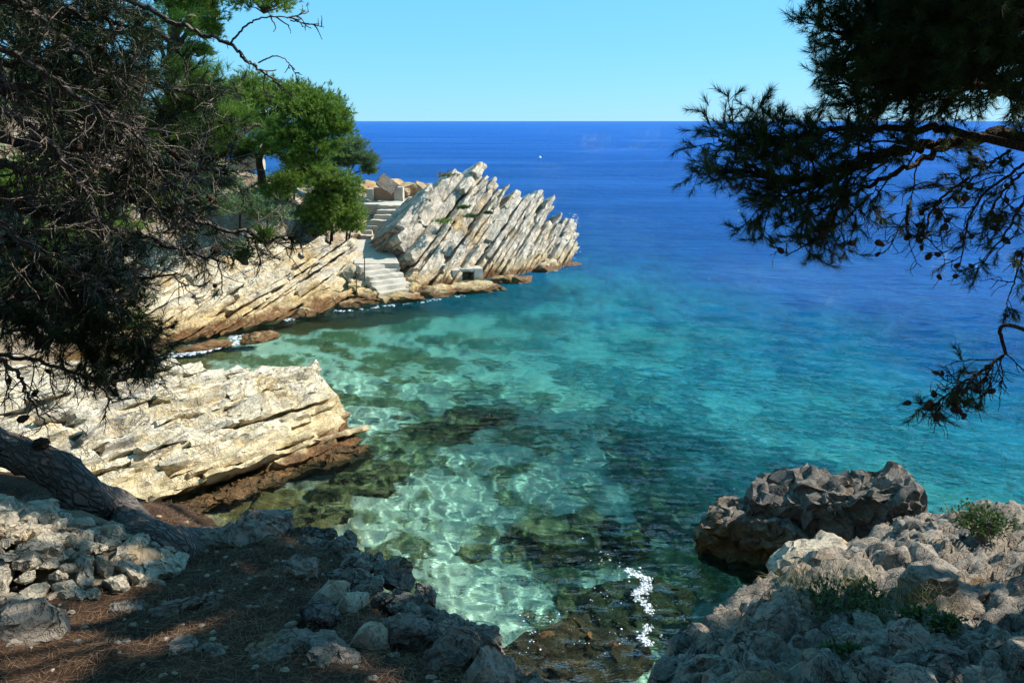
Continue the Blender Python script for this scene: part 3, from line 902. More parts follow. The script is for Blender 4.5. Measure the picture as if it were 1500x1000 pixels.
def shelf_pt(px, py, dz=0.):
    u, v = (px - 750) / FPX, (500 - py) / FPX
    c_, s__ = math.cos(PITCH), math.sin(PITCH)
    d = np.array((u, c_ + v * s__, -s__ + v * c_))
    tt = 1.65 / (-d[2] - .22 * d[1])
    q_ = np.array((0, 0, CAM_H)) + d * tt
    q_[2] += dz
    return q_
for i, (px, py, sz, rz, lab, mt) in enumerate((
        (28, 935, (.19, .15, .15), .2, 'rounded cracked boulder in the lower left corner', M_NEAR),
        (390, 772, (.20, .16, .13), .3, 'dark pitted boulder at the shelf edge over the water', M_NEAR),
        (345, 790, (.26, .16, .10), .5, 'low dark rock beside the pitted boulder at the shelf edge', M_NEAR),
        (468, 905, (.115, .085, .10), .9, 'upright grey block standing near the shelf edge', M_NEAR),
        (415, 955, (.20, .13, .085), .2, 'flat angular grey rock below the upright block', M_NEAR),
        (478, 960, (.19, .13, .09), 2.0, 'low rock with needles on it right of the flat angular rock', M_NEAR),
        (265, 888, (.16, .05, .035), .5, 'thin ridge of grey rock breaking through the litter', M_NEAR),
        (185, 890, (.11, .07, .04), .2, 'small grey rock flush with the litter right of the corner boulder', M_NEAR),
        (262, 955, (.07, .14, .045), .3, 'long pale rock flush with the litter at bottom', M_NEAR),
        (308, 962, (.07, .09, .05), .8, 'small pale stone right of the long flush rock', M_NEAR),
        (310, 880, (.08, .06, .05), .1, 'small tan stone at the end of the thin ridge', M_NEAR),
        (540, 935, (.09, .08, .09), .4, 'sunlit pale stone on the shelf edge', M_RUB),
        (490, 865, (.10, .075, .06), .2, 'pale rounded stone highest on the sunny shelf edge', M_RUB),
        (515, 882, (.09, .07, .07), .9, 'pale rounded stone next below on the sunny shelf edge', M_RUB),
        (345, 928, (.035, .03, .02), .9, 'tiny pale stone in the middle of the litter', M_RUB),
        (590, 925, (.12, .09, .07), .5, 'dark rock at the gully brink left of the knobbly one', M_NEAR),
        (660, 955, (.13, .10, .10), .8, 'dark knobbly rock at the gully brink', M_NEAR),
        (715, 990, (.12, .10, .10), 1.2, 'dark rock lowest on the gully brink', M_NEAR),
        (440, 835, (.14, .1, .08), 1.0, 'brown litter covered rock at the shelf edge below the pitted boulder', M_NEAR))):
    q_ = shelf_pt(px, py, sz[2] * .02)
    tag(stone_at('rock', None, mt, q_, np.array(sz) * 1.15, 1200 + i, 4 if sz[0] > .1 else 3, rz, 11, .10, .12, .07), lab, 'rock', 'rocks on the shaded shelf')

# rocky rim of the shelf
t = thing('shelf_rim', 'dark broken rock rim along the edge of the shaded shelf above the gully', 'rock', (-.8, 3.8, 4))
rim = np.array([(-2.0, 5.0), (-1.45, 4.82), (-1.0, 4.35), (-.72, 3.72), (-.38, 3.30), (-.10, 2.92), (.02, 2.4)])
RIMS = [stone_mesh(1160 + i, 4, 10 + i % 4, (1, .75, .6), .12, 30, .09, crag=.10) for i in range(6)]
for m_ in RIMS:
    m_.materials.append(M_NEAR)
for i in range(46):
    f = 6 * (i + rng.random()) / 46
    q_ = np.array([np.interp(f, range(7), rim[:, k_]) for k_ in (0, 1)]) + rng.normal(0, .07, 2) + np.array((.02, .02))
    r = rng.choice([.06, .08, .11, .14], p=[.35, .35, .22, .08])
    part('stone', RIMS[i % 6], t, None, Matrix.Translation((q_[0], q_[1], float(shelf_flat(q_[0], q_[1])) - r * .55 - .05)) @ Matrix.Rotation(rng.uniform(0, 6.28), 4, 'Z') @ Matrix.Rotation(rng.normal(0, .4), 4, 'X') @ Matrix.Diagonal((r * 1.3, r * 1.2, r * 1.2, 1)))
# bits on the litter
g = Geo()
V, F = ico(1)
for i in range(420):
    x, y = rng.uniform(-3.4, .0), rng.uniform(2.2, 4.9)
    if float(sdf(SHELF, np.array([x]), np.array([y]))[0]) < .05:
        continue
    r = rng.uniform(.005, .02)
    g.add(V * P(r * rng.uniform(.8, 1.6), r, r * .7) * (1 + .25 * rng.normal(size=(len(V), 1)) * .5) + P(x, y, float(shelf_z(np.array([[x]]), np.array([[y]]))[0, 0])), F)
o = kind(link('pebbles', g.mesh('pebbles', False), None, M_RUB), 'stuff')
o['label'] = 'small pebbles and crumbs strewn on the shaded litter'

# stones that bed the ramp and stairs into the slope
t = thing('ramp_edge_rocks', 'line of ochre rocks along the left edge of the ramp steps and stairs', 'rock', tuple(pix(520, 410, z=.6)))
for i, (px, py, z, sz) in enumerate(((512, 382, 1.1, (.6, .5, .45)), (516, 402, .8, (.55, .5, .45)), (524, 418, .5, (.6, .5, .4)), (538, 432, .25, (.65, .5, .35)), (508, 362, 1.5, (.6, .5, .4)), (515, 346, 1.7, (.5, .4, .35)), (592, 330, 1.6, (.5, .5, .5)), (590, 352, 1.2, (.4, .5, .45)), (600, 315, 2.0, (.5, .5, .5)), (596, 297, 2.7, (.45, .5, .4)), (606, 428, .15, (.5, .4, .4)), (525, 325, 2.2, (.5, .4, .3)), (540, 312, 2.5, (.45, .4, .3)))):
    stone_at('stone', t, M_SLOPE, pix(px, py, z=z), np.array(sz), 1500 + i, 4, .6, 10, .09, .2)

# ------------------------------------------------------------------ rocks under water
SUB = ((800, 800, .85, .6, 'long dark weedy reef under the water in the middle of the cove'), (905, 788, .65, .6, 'weedy reef right of the long one under the water'), (855, 757, .6, .45, 'weedy reef behind the long one under the water'),
    (985, 742, .75, .5, 'dark submerged boulder with tan top left of the dark sea rock'), (930, 672, .8, .45, 'dark submerged reef behind the tan topped boulder'), (1060, 690, .7, .5, 'submerged boulder behind the dark sea rock'),
    (905, 628, .9, .4, 'dark submerged patch rock farther out'), (1180, 660, .8, .4, 'olive submerged boulder farther right'), (560, 715, .75, .45, 'brown submerged ledge beside the cream shelf'), (520, 745, .7, .4, 'brown submerged ledge nearest the cream shelf foot'),
    (700, 605, .95, .45, 'submerged reef off the tip of the cream shelf'), (640, 635, .9, .4, 'small submerged reef close to the tip of the cream shelf'), (850, 872, .55, .35, 'small dark submerged rock in front of the reefs'), (460, 790, .6, .3, 'pale green submerged rock by the pitted boulder'),
    (1010, 625, .9, .4, 'dark submerged rock out past the reefs'), (690, 815, .35, .3, 'little dark submerged rock on the pale sand'))
for i, (px, py, r, hh_, lab) in enumerate(SUB):
    q_ = pix(px, py, z=-.75)
    q_[2] = float(bed_z(np.array([[q_[0]]]), np.array([[q_[1]]]))[0, 0]) + .03
    tag(stone_at('submerged_rock', None, M_SUBM, q_, np.array((r * 1.25, r * .85, hh_ + .22)), 1300 + i, 4, .5, 6, .22, .1, .12), lab, 'rock', 'rocks under the water')
for i, (px, py, r, lab) in enumerate(((850, 965, .8, 'orange algae covered rock just awash in the gully'), (770, 985, .6, 'orange algae covered rock by the gully brink'), (930, 905, .8, 'pale green rock just under the foam'))):
    q_ = pix(px, py, z=-.31 if i < 2 else -.5)
    tag(stone_at('awash_rock', None, M_ALGAE if i < 2 else M_MID, q_, np.array((r * 1.2, r * .9, .30)), 1330 + i, 5, .3, 3, .2, .1, .07, crag=.03), lab, 'rock')
# orange weed skirt along the cream shelf
t = thing('algae_ledge', 'reddish brown algae ledge along the waterline of the cream shelf', 'rock', (-5, 14, 0))
for i in range(13):
    f = i / 12
    q_ = pix(215 + 285 * f, 772 - 103 * f, z=-.09) + rng.normal(0, .08, 3) * P(1, 1, .2)
    stone_at('stone', t, M_ALGAE, q_, np.array((.62, .30, .15)) * rng.uniform(.8, 1.2), 1350 + i, 4, .8, 4, .2, .1, .09, crag=.03)

# ------------------------------------------------------------------ foam
a = NT('sea_foam')
fp = a.principled((.80, .84, .86), .7, a.bump(a.noise(a.pos(), 60, 4), .5, .01), .3)
ft = a.n('ShaderNodeBsdfTransparent'); fm = a.n('ShaderNodeMixShader')
a.set(fm.inputs[0], a.step(a.noise(a.pos(), 22, 4, .7), .42, .58, .15, .95)); a.set(fm.inputs[1], ft.outputs[0]); a.set(fm.inputs[2], fp.outputs[0]); a.set(a.out.inputs[0], fm.outputs[0])
M_FOAM = a.m
def foam(name, path, width, n, seed, label, size=(.008, .045)):
    rg = np.random.default_rng(seed)
    pts_ = np.array([pix(px, py, z=0) for px, py in path])
    tt = np.linspace(0, 1, len(pts_))
    g = Geo()
    V, F = ico(1)
    f = rg.random(n)
    base = np.stack([np.interp(f, tt, pts_[:, k]) for k in range(3)], 1)
    off = rg.normal(0, 1, (n, 2)) * width
    keep = fbm2(base[:, 0] + off[:, 0], base[:, 1] + off[:, 1], 2.4, 3, seed) > -.02
    for b_, o_, k in zip(base, off, keep):
        if not k:
            continue
        r = rg.uniform(*size) * rg.uniform(.4, 1.3)
        x, y = b_[0] + o_[0], b_[1] + o_[1]
        z = float(sea_z(np.array([[x]]), np.array([[y]]))[0, 0])
        g.add(V * P(r * rg.uniform(1, 1.9), r * rg.uniform(1, 1.9), min(r * .3, .014)) + P(x, y, z + .004), F)
    o = link(name, g.mesh(name), None, M_FOAM)
    o['kind'] = 'stuff'
    o['label'] = label
    return o
foam('sea_foam', ((912, 832), (932, 842), (948, 850), (944, 862), (932, 870), (938, 884), (952, 890), (950, 912), (938, 930), (948, 945)), .045, 1100, 1, 'white foam streak in the gully', (.004, .020))
foam('sea_foam', ((870, 800), (920, 840), (870, 905), (800, 905), (770, 940), (860, 945), (960, 935)), .16, 240, 2, 'scattered foam flecks on the near water', (.004, .014))
foam('sea_foam', ((245, 520), (290, 515), (330, 505), (350, 492)), .14, 420, 3, 'white wash over the low rock at the slope foot', (.03, .09))
foam('sea_foam', ((420, 470), (435, 462), (470, 458), (540, 452), (600, 445), (690, 432)), .10, 260, 4, 'thin wash along the ramp foot', (.02, .06))
foam('sea_foam', ((800, 400), (840, 385), (842, 340), (845, 322), (838, 312)), .16, 240, 5, 'wash round the tip of the finned rock', (.02, .07))

# ------------------------------------------------------------------ vegetation
def leaf_material(name, dark, light, rough=.5, trans=.25):
    a = NT(name)
    p = a.pos()
    f = a.noise(p, 2.5, 3, .6)
    f2 = a.n('ShaderNodeNewGeometry').outputs['Random Per Island']
    c = a.mix(a.math('ADD', a.math('MULTIPLY', f, .6), a.math('MULTIPLY', f2, .4)), dark, light)
    pr = a.principled(c, rough, None, .35)
    tl = a.n('ShaderNodeBsdfTranslucent')
    a.set(tl.inputs[0], c)
    mx = a.n('ShaderNodeMixShader')
    mx.inputs[0].default_value = trans
    a.set(mx.inputs[1], pr.outputs[0]); a.set(mx.inputs[2], tl.outputs[0])
    a.set(a.out.inputs[0], mx.outputs[0])
    return a.m
def bark_material(name, dark, light, sc_=1.0, axis_=None):
    a = NT(name)
    p = a.pos()
    if axis_ is not None:
        ax = a.n('ShaderNodeVectorMath', operation='SCALE')
        ax.inputs[0].default_value = tuple(axis_)
        a.set(ax.inputs['Scale'], a.math('MULTIPLY', a.vmath('DOT_PRODUCT', p, tuple(axis_)), .68))
        p = a.vmath('SUBTRACT', p, ax.outputs[0])
    w = a.vmath('ADD', p, a.vmath('SCALE', a.noise(p, 6 * sc_, 3, color=True)))
    w.node.inputs[1].links[0].from_node.inputs['Scale'].default_value = .12 / sc_
    ve = a.voro(w, 34 * sc_)
    n1 = a.noise(p, 11 * sc_, 7, .75)
    c = a.mix(n1, dark, light)
    c = a.mix(a.step(ve, .0, .10, .6, 0), c, tuple(x * .25 for x in dark))
    h = a.math('ADD', a.step(ve, 0, .25), a.math('MULTIPLY', n1, .8))
    a.principled(c, .95, a.bump(h, .9, .03 / sc_), .15)
    return a.m
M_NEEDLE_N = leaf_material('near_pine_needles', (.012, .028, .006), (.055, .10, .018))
M_NEEDLE_L = leaf_material('left_pine_needles', (.006, .012, .004), (.040, .070, .014), .5, .2)  # near-black green carries the shade inside the left pine
M_NEEDLE_T = leaf_material('sun_painted_pine_needles', (.05, .11, .016), (.20, .36, .05), .5, .4)  # brighter copy of the left pine green, sunlight painted into the tips
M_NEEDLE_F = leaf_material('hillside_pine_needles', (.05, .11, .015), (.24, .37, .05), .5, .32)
M_TAMARISK = leaf_material('feathery_blue_green_leaves', (.07, .13, .06), (.20, .30, .13))
M_SHRUB = leaf_material('yellow_green_shrub_leaves', (.08, .15, .02), (.28, .40, .07))
M_LEAF = leaf_material('glossy_shrub_leaves', (.025, .06, .012), (.09, .17, .03), .35)
M_GRASS = leaf_material('dry_grass_blades', (.07, .09, .03), (.26, .24, .10))
M_BARK = bark_material('plated_pine_bark', (.075, .058, .05), (.32, .27, .235), .8, nrm((-.80, .05, .60)))
M_BARKD = bark_material('dark_pine_bark', (.045, .03, .022), (.13, .09, .065))
M_TWIG = bark_material('grey_dead_twigs', (.22, .17, .135), (.50, .42, .34), 3)
M_CONE = bark_material('pine_cone_brown', (.05, .032, .022), (.18, .12, .08), 6)

def needles(Pb, Db, per, length, width, rng, spread=(12, 62), shaft=.05, droop=.0):
    """thin triangle needles: brushes of `per` needles at points Pb along axes Db"""
    n = len(Pb)
    Pb, Db = np.repeat(Pb, per, 0), np.repeat(nrm(Db), per, 0)
    m = n * per
    th = np.radians(rng.uniform(spread[0], spread[1], m))
    r_ = rng.normal(size=(m, 3))
    pe = nrm(r_ - Db * (r_ * Db).sum(1, keepdims=True))
    d = Db * np.cos(th)[:, None] + pe * np.sin(th)[:, None]
    d[:, 2] -= droop
    d = nrm(d)
    st = Pb - Db * (rng.random(m) * shaft)[:, None]
    L = length * rng.uniform(.65, 1.15, m)
    sd = nrm(np.cross(d, rng.normal(size=(m, 3)))) * width / 2
    V = np.stack([st - sd, st + sd, st + d * L[:, None]], 1).reshape(-1, 3)
    return V, np.arange(m * 3).reshape(-1, 3)

def spline(ctrl, n):
    C = np.asarray(ctrl, float)
    if len(C) == 2:
        return C[0] + (C[1] - C[0]) * np.linspace(0, 1, n)[:, None]
    Pp = np.vstack([2 * C[0] - C[1], C, 2 * C[-1] - C[-2]])
    t = np.linspace(0, len(C) - 1 - 1e-6, n)
    i = t.astype(int); f = (t - i)[:, None]
    p0, p1, p2, p3 = Pp[i], Pp[i + 1], Pp[i + 2], Pp[i + 3]
    return .5 * (2 * p1 + (p2 - p0) * f + (2 * p0 - 5 * p1 + 4 * p2 - p3) * f ** 2 + (3 * p1 - p0 - 3 * p2 + p3) * f ** 3)

class Tree:
    def __init__(self, seed):
        self.rng = np.random.default_rng(seed)
        self.wood, self.twig = Geo(), Geo()
        self.tp, self.td, self.cones = [], [], []
    def wander(self, p, d, length, n, wob, grav):
        pts = [np.array(p, float)]
        d = nrm(d)
        for i in range(n):
            d = nrm(d + self.rng.normal(0, wob, 3) + np.array((0, 0, grav)))
            pts.append(pts[-1] + d * length / n)
        return np.array(pts), d
    def side(self, tg, ang, flat=.0):
        r_ = self.rng.normal(size=3)
        r_[2] *= 1 - flat
        pe = nrm(r_ - tg * (r_ @ tg))
        return nrm(tg * math.cos(ang) + pe * math.sin(ang))
    def bough(self, ctrl, r0, r1, nsub=10, sublen=.6, ntw=6, twlen=.22, leafy=1.0, t0=.2, grav=.02, cone=0.0, wob=.16, flat=.4, sub_r=.35, wood=True):
        rng = self.rng
        pts = spline(ctrl, 8 * len(ctrl))
        pts[1:-1] += rng.normal(0, r0 * .35, (len(pts) - 2, 3))
        n = len(pts)
        rad = np.linspace(r0, r1, n)
        (self.wood if wood else self.twig).tube(pts, rad, 8 if r0 > .03 else 5)
        tg = nrm(np.gradient(pts, axis=0))
        for k in range(nsub):
            f = t0 + (1 - t0) * (k + rng.random()) / nsub
            i = min(int(f * (n - 1)), n - 2)
            L = sublen * (1.15 - .6 * f) * rng.uniform(.6, 1.3)
            d = self.side(tg[i], R(rng.uniform(30, 75)), flat)
            sp, sd = self.wander(pts[i], d, L, 6, wob, grav)
            self.twig.tube(sp, np.linspace(max(.0045, rad[i] * sub_r), .0032, 7), 4)
            stg = nrm(np.gradient(sp, axis=0))
            for j in range(ntw):
                g_ = .25 + .75 * (j + rng.random()) / ntw
                ii = min(int(g_ * 6), 5)
                p = sp[ii] + (sp[ii + 1] - sp[ii]) * (g_ * 6 - ii if g_ < 1 else 1)
                d2 = self.side(stg[ii], R(rng.uniform(25, 60)), .2)
                tw, e_ = self.wander(p, d2, twlen * rng.uniform(.5, 1.3), 4, wob * 1.3, grav)
                self.twig.tube(tw, np.linspace(.0035, .002, 5), 3)
                if rng.random() < leafy:
                    self.tp.append(tw[-1]); self.td.append(e_)
                    if rng.random() < .6:
                        self.tp.append(tw[2]); self.td.append(nrm(tw[3] - tw[1]))
                if rng.random() < cone:
                    self.cones.append(tw[2])
            if rng.random() < leafy:
                self.tp.append(sp[-1]); self.td.append(sd)
            if rng.random() < cone * 1.5:
                self.cones.append(sp[rng.integers(2, 6)])
    def clump(self, c, r, n, up=.45):
        """brushes filling an ellipsoid, denser to the outside"""
        rng = self.rng
        v = nrm(rng.normal(size=(n, 3)))
        v[:, 2] = np.where(v[:, 2] < -.35, -v[:, 2] * .6, v[:, 2])
        rr = rng.uniform(.35, 1, n) ** .6
        lump = 1 + .62 * fbm(v * 2.1 + rng.uniform(0, 50, 3), 3, 3)
        q = np.array(c) + v * (rr * lump)[:, None] * np.array(r)
        self.tp += list(q); self.td += list(nrm(v + rng.normal(0, .45, (n, 3)) + np.array((0, 0, up))))
        for k in range(max(3, n // 40)):
            j = rng.integers(0, n)
            self.twig.tube(spline([np.array(c) - np.array((0, 0, .5 * r[2])), (np.array(c) + q[j]) / 2 + rng.normal(0, .05, 3), q[j]], 5), np.linspace(.025, .006, 5), 4)
    def finish(self, root, wood_mat, twig_mat, leaf_mat, per, length, width, spread=(12, 62), shaft=.06, droop=0., crown='crown', wood='trunk', twig='twigs'):
        if self.wood.n:
            part(wood, self.wood.mesh(wood), root, wood_mat)
        if self.twig.n:
            kind(part(twig, self.twig.mesh(twig), root, twig_mat), 'stuff')
        if self.tp:
            V, F = needles(np.array(self.tp), np.array(self.td), per, length, width, self.rng, spread, shaft, droop)
            kind(part(crown, make_mesh(crown, V, F, False), root, leaf_mat), 'stuff')

def cone_mesh(seed):
    V, F = ico(3)
    q = V.copy()
    th = np.arctan2(q[:, 1], q[:, 0]); z = q[:, 2]
    sc_ = np.sin(th * 5 + z * 9) * np.sin(th * -5 + z * 9)
    q *= (1 + .16 * sc_)[:, None]
    q[:, :2] *= (1 - .32 * z)[:, None]
    return make_mesh('pine_cone', q * np.array((.026, .026, .040)), F)
CONES = [cone_mesh(0)]
CONES[0].materials.append(M_CONE)
def add_cones(tree, root, most):
    rg = tree.rng
    cs = tree.cones
    idx = rg.permutation(len(cs))[:most]
    for i in idx:
        s = rg.uniform(.5, .85)
        M = Matrix.Translation(Vector(cs[i])) @ Matrix.Rotation(rg.uniform(0, 6.28), 4, 'Z') @ Matrix.Rotation(rg.uniform(.6, 2.6), 4, 'X') @ Matrix.Scale(s, 4)
        part('pine_cone', CONES[0], root, None, M)

pp = lambda *L: [pix(x, y, y=d) for x, y, d in L]

# --- right foreground pine: trunk just outside the frame, canopy over the slope
root = thing('shore_pine', 'dark pine hanging its cone laden boughs over the sea from the right', 'tree', (5.6, 5.6, 2.6))
T = Tree(1)
trunk = spline([P(5.6, 5.7, 2.4), P(5.5, 5.6, 4.2), P(5.2, 5.6, 6.0), P(5.25, 5.7, 7.6), P(5.0, 5.6, 9.4), P(4.9, 5.5, 11.2)], 30)
T.wood.tube(trunk, np.linspace(.26, .10, 30), 12)
# main bough across the frame
T.bough([P(5.2, 5.6, 6.4)] + pp((1500, 202, 6.0), (1420, 205, 6.0), (1340, 214, 6.0), (1260, 235, 6.0), (1180, 262, 5.95), (1130, 260, 5.9), (1085, 228, 5.9), (1052, 205, 5.9)), .055, .010, 46, .62, 7, .17, 1.0, .34, .015, .02)
T.bough([P(5.2, 5.6, 6.4)] + pp((1430, 200, 5.8), (1330, 190, 5.7), (1230, 190, 5.7), (1160, 200, 5.7), (1110, 205, 5.7)), .035, .01, 34, .45, 7, .15, 1.0, .45, .04)
T.bough(pp((1300, 222, 6.0), (1220, 262, 5.9), (1160, 285, 5.8), (1115, 300, 5.8)), .03, .006, 22, .40, 7, .15, .95, .1, -.02, .05)
T.bough(pp((1400, 206, 6.0), (1320, 250, 5.8), (1240, 290, 5.7), (1180, 320, 5.7)), .028, .006, 18, .42, 6, .16, .7, .2, -.05, .1)
# upper mass
for i, (x0, y0, x1, y1, d) in enumerate(((1500, 150, 1215, 120, 5.8), (1500, 90, 1200, 40, 5.9), (1500, 40, 1215, 60, 6.2), (1500, 0, 1230, -30, 6.0), (1480, 120, 1260, 150, 6.3),
        (1520, -60, 1260, -80, 6.0), (1520, 70, 1300, 100, 5.4), (1520, 10, 1330, 30, 5.4), (1500, 130, 1330, 60, 6.6), (1500, 60, 1380, -20, 6.7), (1540, 100, 1420, 80, 5.0), (1540, 30, 1400, 0, 5.0), (1500, -120, 1250, -130, 5.6), (1480, 60, 1290, 10, 6.4), (1460, 20, 1240, 90, 6.1))):
    A_ = trunk[int(12 + (i * 5) % 16)]
    T.bough([A_] + pp((x0, y0, d), ((x0 + x1) / 2, (y0 + y1) / 2 - 8, d), (x1, y1, d)), .045, .008, 32, .52, 7, .17, 1.0, .40, .04, .015)
# hanging cone twigs below
for i, (x0, y0, x1, y1, x2, y2, d, lf) in enumerate(((1230, 300, 1210, 340, 1150, 375, 5.6, .5), (1330, 300, 1330, 340, 1350, 350, 5.5, .12), (1420, 260, 1370, 300, 1350, 355, 5.4, .3), (1500, 240, 1430, 300, 1405, 390, 5.3, .35),
        (1520, 260, 1480, 330, 1430, 400, 5.2, .35), (1540, 300, 1500, 370, 1480, 430, 5.1, .5), (1480, 220, 1440, 250, 1380, 300, 5.6, .7), (1530, 230, 1470, 280, 1440, 330, 5.3, .7), (1270, 290, 1240, 320, 1200, 350, 5.7, .4))):
    T.bough(pp((x0, y0, d), (x1, y1, d), (x2, y2, d)), .012, .004, 9, .30, 4, .14, lf, .15, -.06, .28, .24, .2)
# low bough with cones
T.bough([P(5.5, 5.5, 4.6)] + pp((1500, 482, 4.9), (1470, 520, 4.9), (1430, 548, 4.9), (1390, 575, 4.9), (1365, 595, 4.9)), .016, .005, 40, .26, 5, .12, .10, .40, -.05, .22, .22, .2)
# unseen crown outside the frame, placed along sun rays to shade slope and shelf
rg = T.rng
SD = np.array(SUN_DIR)
def out_of_frame(q):
    c_, s__ = math.cos(PITCH), math.sin(PITCH)
    dz = q[:, 2] - CAM_H
    zc = q[:, 1] * c_ - dz * s__
    u = q[:, 0] / np.maximum(zc, .05) * FPX; v = (q[:, 1] * s__ + dz * c_) / np.maximum(zc, .05) * FPX
    return (zc < .2) | (np.abs(u) > 800) | (np.abs(v) > 545)
hi_p = []
def gap(q, lit):
    # openings shaped to let sun patches fall on rubble, shelf rim and crest
    g_ = fbm(q * P(1.1, 1.1, 1.1), 3, 8) + .17
    for (cx_, cy_, r_, w_) in lit:
        g_ = g_ - w_ * np.exp(-((q[:, 0] - cx_) ** 2 + (q[:, 1] - cy_) ** 2) / r_ ** 2)
    return g_ > 0
for (lo, hi, n, t0, t1, lit) in (((.3, 2.6, 3.1), (5.6, 6.0, 3.3), 17000, 4.5, 8.5, ((3.4, 5.9, .5, .5), (4.6, 6.0, .5, .6), (1.6, 5.4, .3, .4))), ((-4.2, 2.0, 4.4), (.2, 5.6, 4.6), 14000, 7.0, 8.8, ((-2.9, 4.05, .6, .5), (-.6, 3.75, .3, .6), (-2.3, 4.7, .35, .4), (-1.5, 4.1, .2, .45), (-1.0, 2.75, .2, .4))), ((-5.4, 4.2, 6.2), (-1.8, 5.6, 8.2), 900, 4.0, 6.5, ((-2.4, 5, .5, .3),))):
    g0 = rg.uniform(lo, hi, (n, 3))
    g0 = g0[gap(g0, lit)]
    q = g0 + SD * rg.uniform(t0, t1, (len(g0), 1))
    hi_p.append(q[out_of_frame(q) & (q[:, 2] > 5.2) & (q[:, 2] < 13)])
hi_p = np.concatenate(hi_p)
cen_ = hi_p[rg.permutation(len(hi_p))[:60]]
for c_ in cen_:
    A_ = trunk[int(np.clip(np.interp(c_[2] - 1.0, trunk[:, 2], np.arange(30)), 8, 29))]
    T.wood.tube(spline([A_, (A_ + c_) / 2 + P(0, 0, .2), c_], 10), np.linspace(.05, .012, 10), 6)
    near = hi_p[np.linalg.norm(hi_p - c_, axis=1) < .9][:40]
    for q in near:
        T.twig.tube(np.array([c_, (c_ + q) / 2 + rg.normal(0, .04, 3), q]), [.008, .005, .003], 3)
V, F = needles(hi_p, nrm(rg.normal(size=hi_p.shape) + P(0, 0, .4)), 8, .14, .020, rg, (10, 70), .08)
kind(part('unseen_shade_needles', make_mesh('unseen_shade_needles', V, F, False), root, M_NEEDLE_N), 'stuff')
T.finish(root, M_BARKD, M_BARKD, M_NEEDLE_N, 40, .085, .0036, (10, 60), .07, 0, 'needles')
add_cones(T, root, 120)

# --- left foreground pine on the leaning trunk
root = thing('leaning_pine', 'pine with a thick leaning trunk, its dead twigs and boughs filling the left edge', 'tree', (-2.4, 4.5, 4.2))
T = Tree(2)
tr_pts = spline([P(-2.05, 4.62, 4.05), shelf_pt(222, 812, .02), shelf_pt(190, 770) + P(-.05, .0, .1)] + pp((135, 735, 4.55), (80, 690, 4.6), (20, 662, 4.65), (-60, 640, 4.7), (-160, 590, 4.8), (-240, 450, 4.9), (-250, 250, 5.0), (-230, 50, 5.1), (-200, -200, 5.2)), 70)
rad = np.interp(np.linspace(0, 1, 70), [0, .06, .16, .3, .6, 1], [.28, .20, .128, .122, .118, .10])
an = np.linspace(0, 2 * np.pi, 28, endpoint=False)
g = Geo(); g.tube(tr_pts, rad, 28)
V = g.v[0]
V = V + (nrm(V - np.repeat(tr_pts, 28, 0)) * (.035 * fbm(V * 5, 4, 3) + .022 * fbm(V * 16, 3, 5))[:, None])
g.v[0] = V
part('trunk', g.mesh('trunk'), root, M_BARK)
V, F = ico(3)
kn = pix(60, 650, y=4.62)
part('knot', make_mesh('knot', V * P(.05, .05, .04) * (1 + .25 * fbm(V * 3, 2, 3))[:, None] + kn, F), root, M_BARKD)
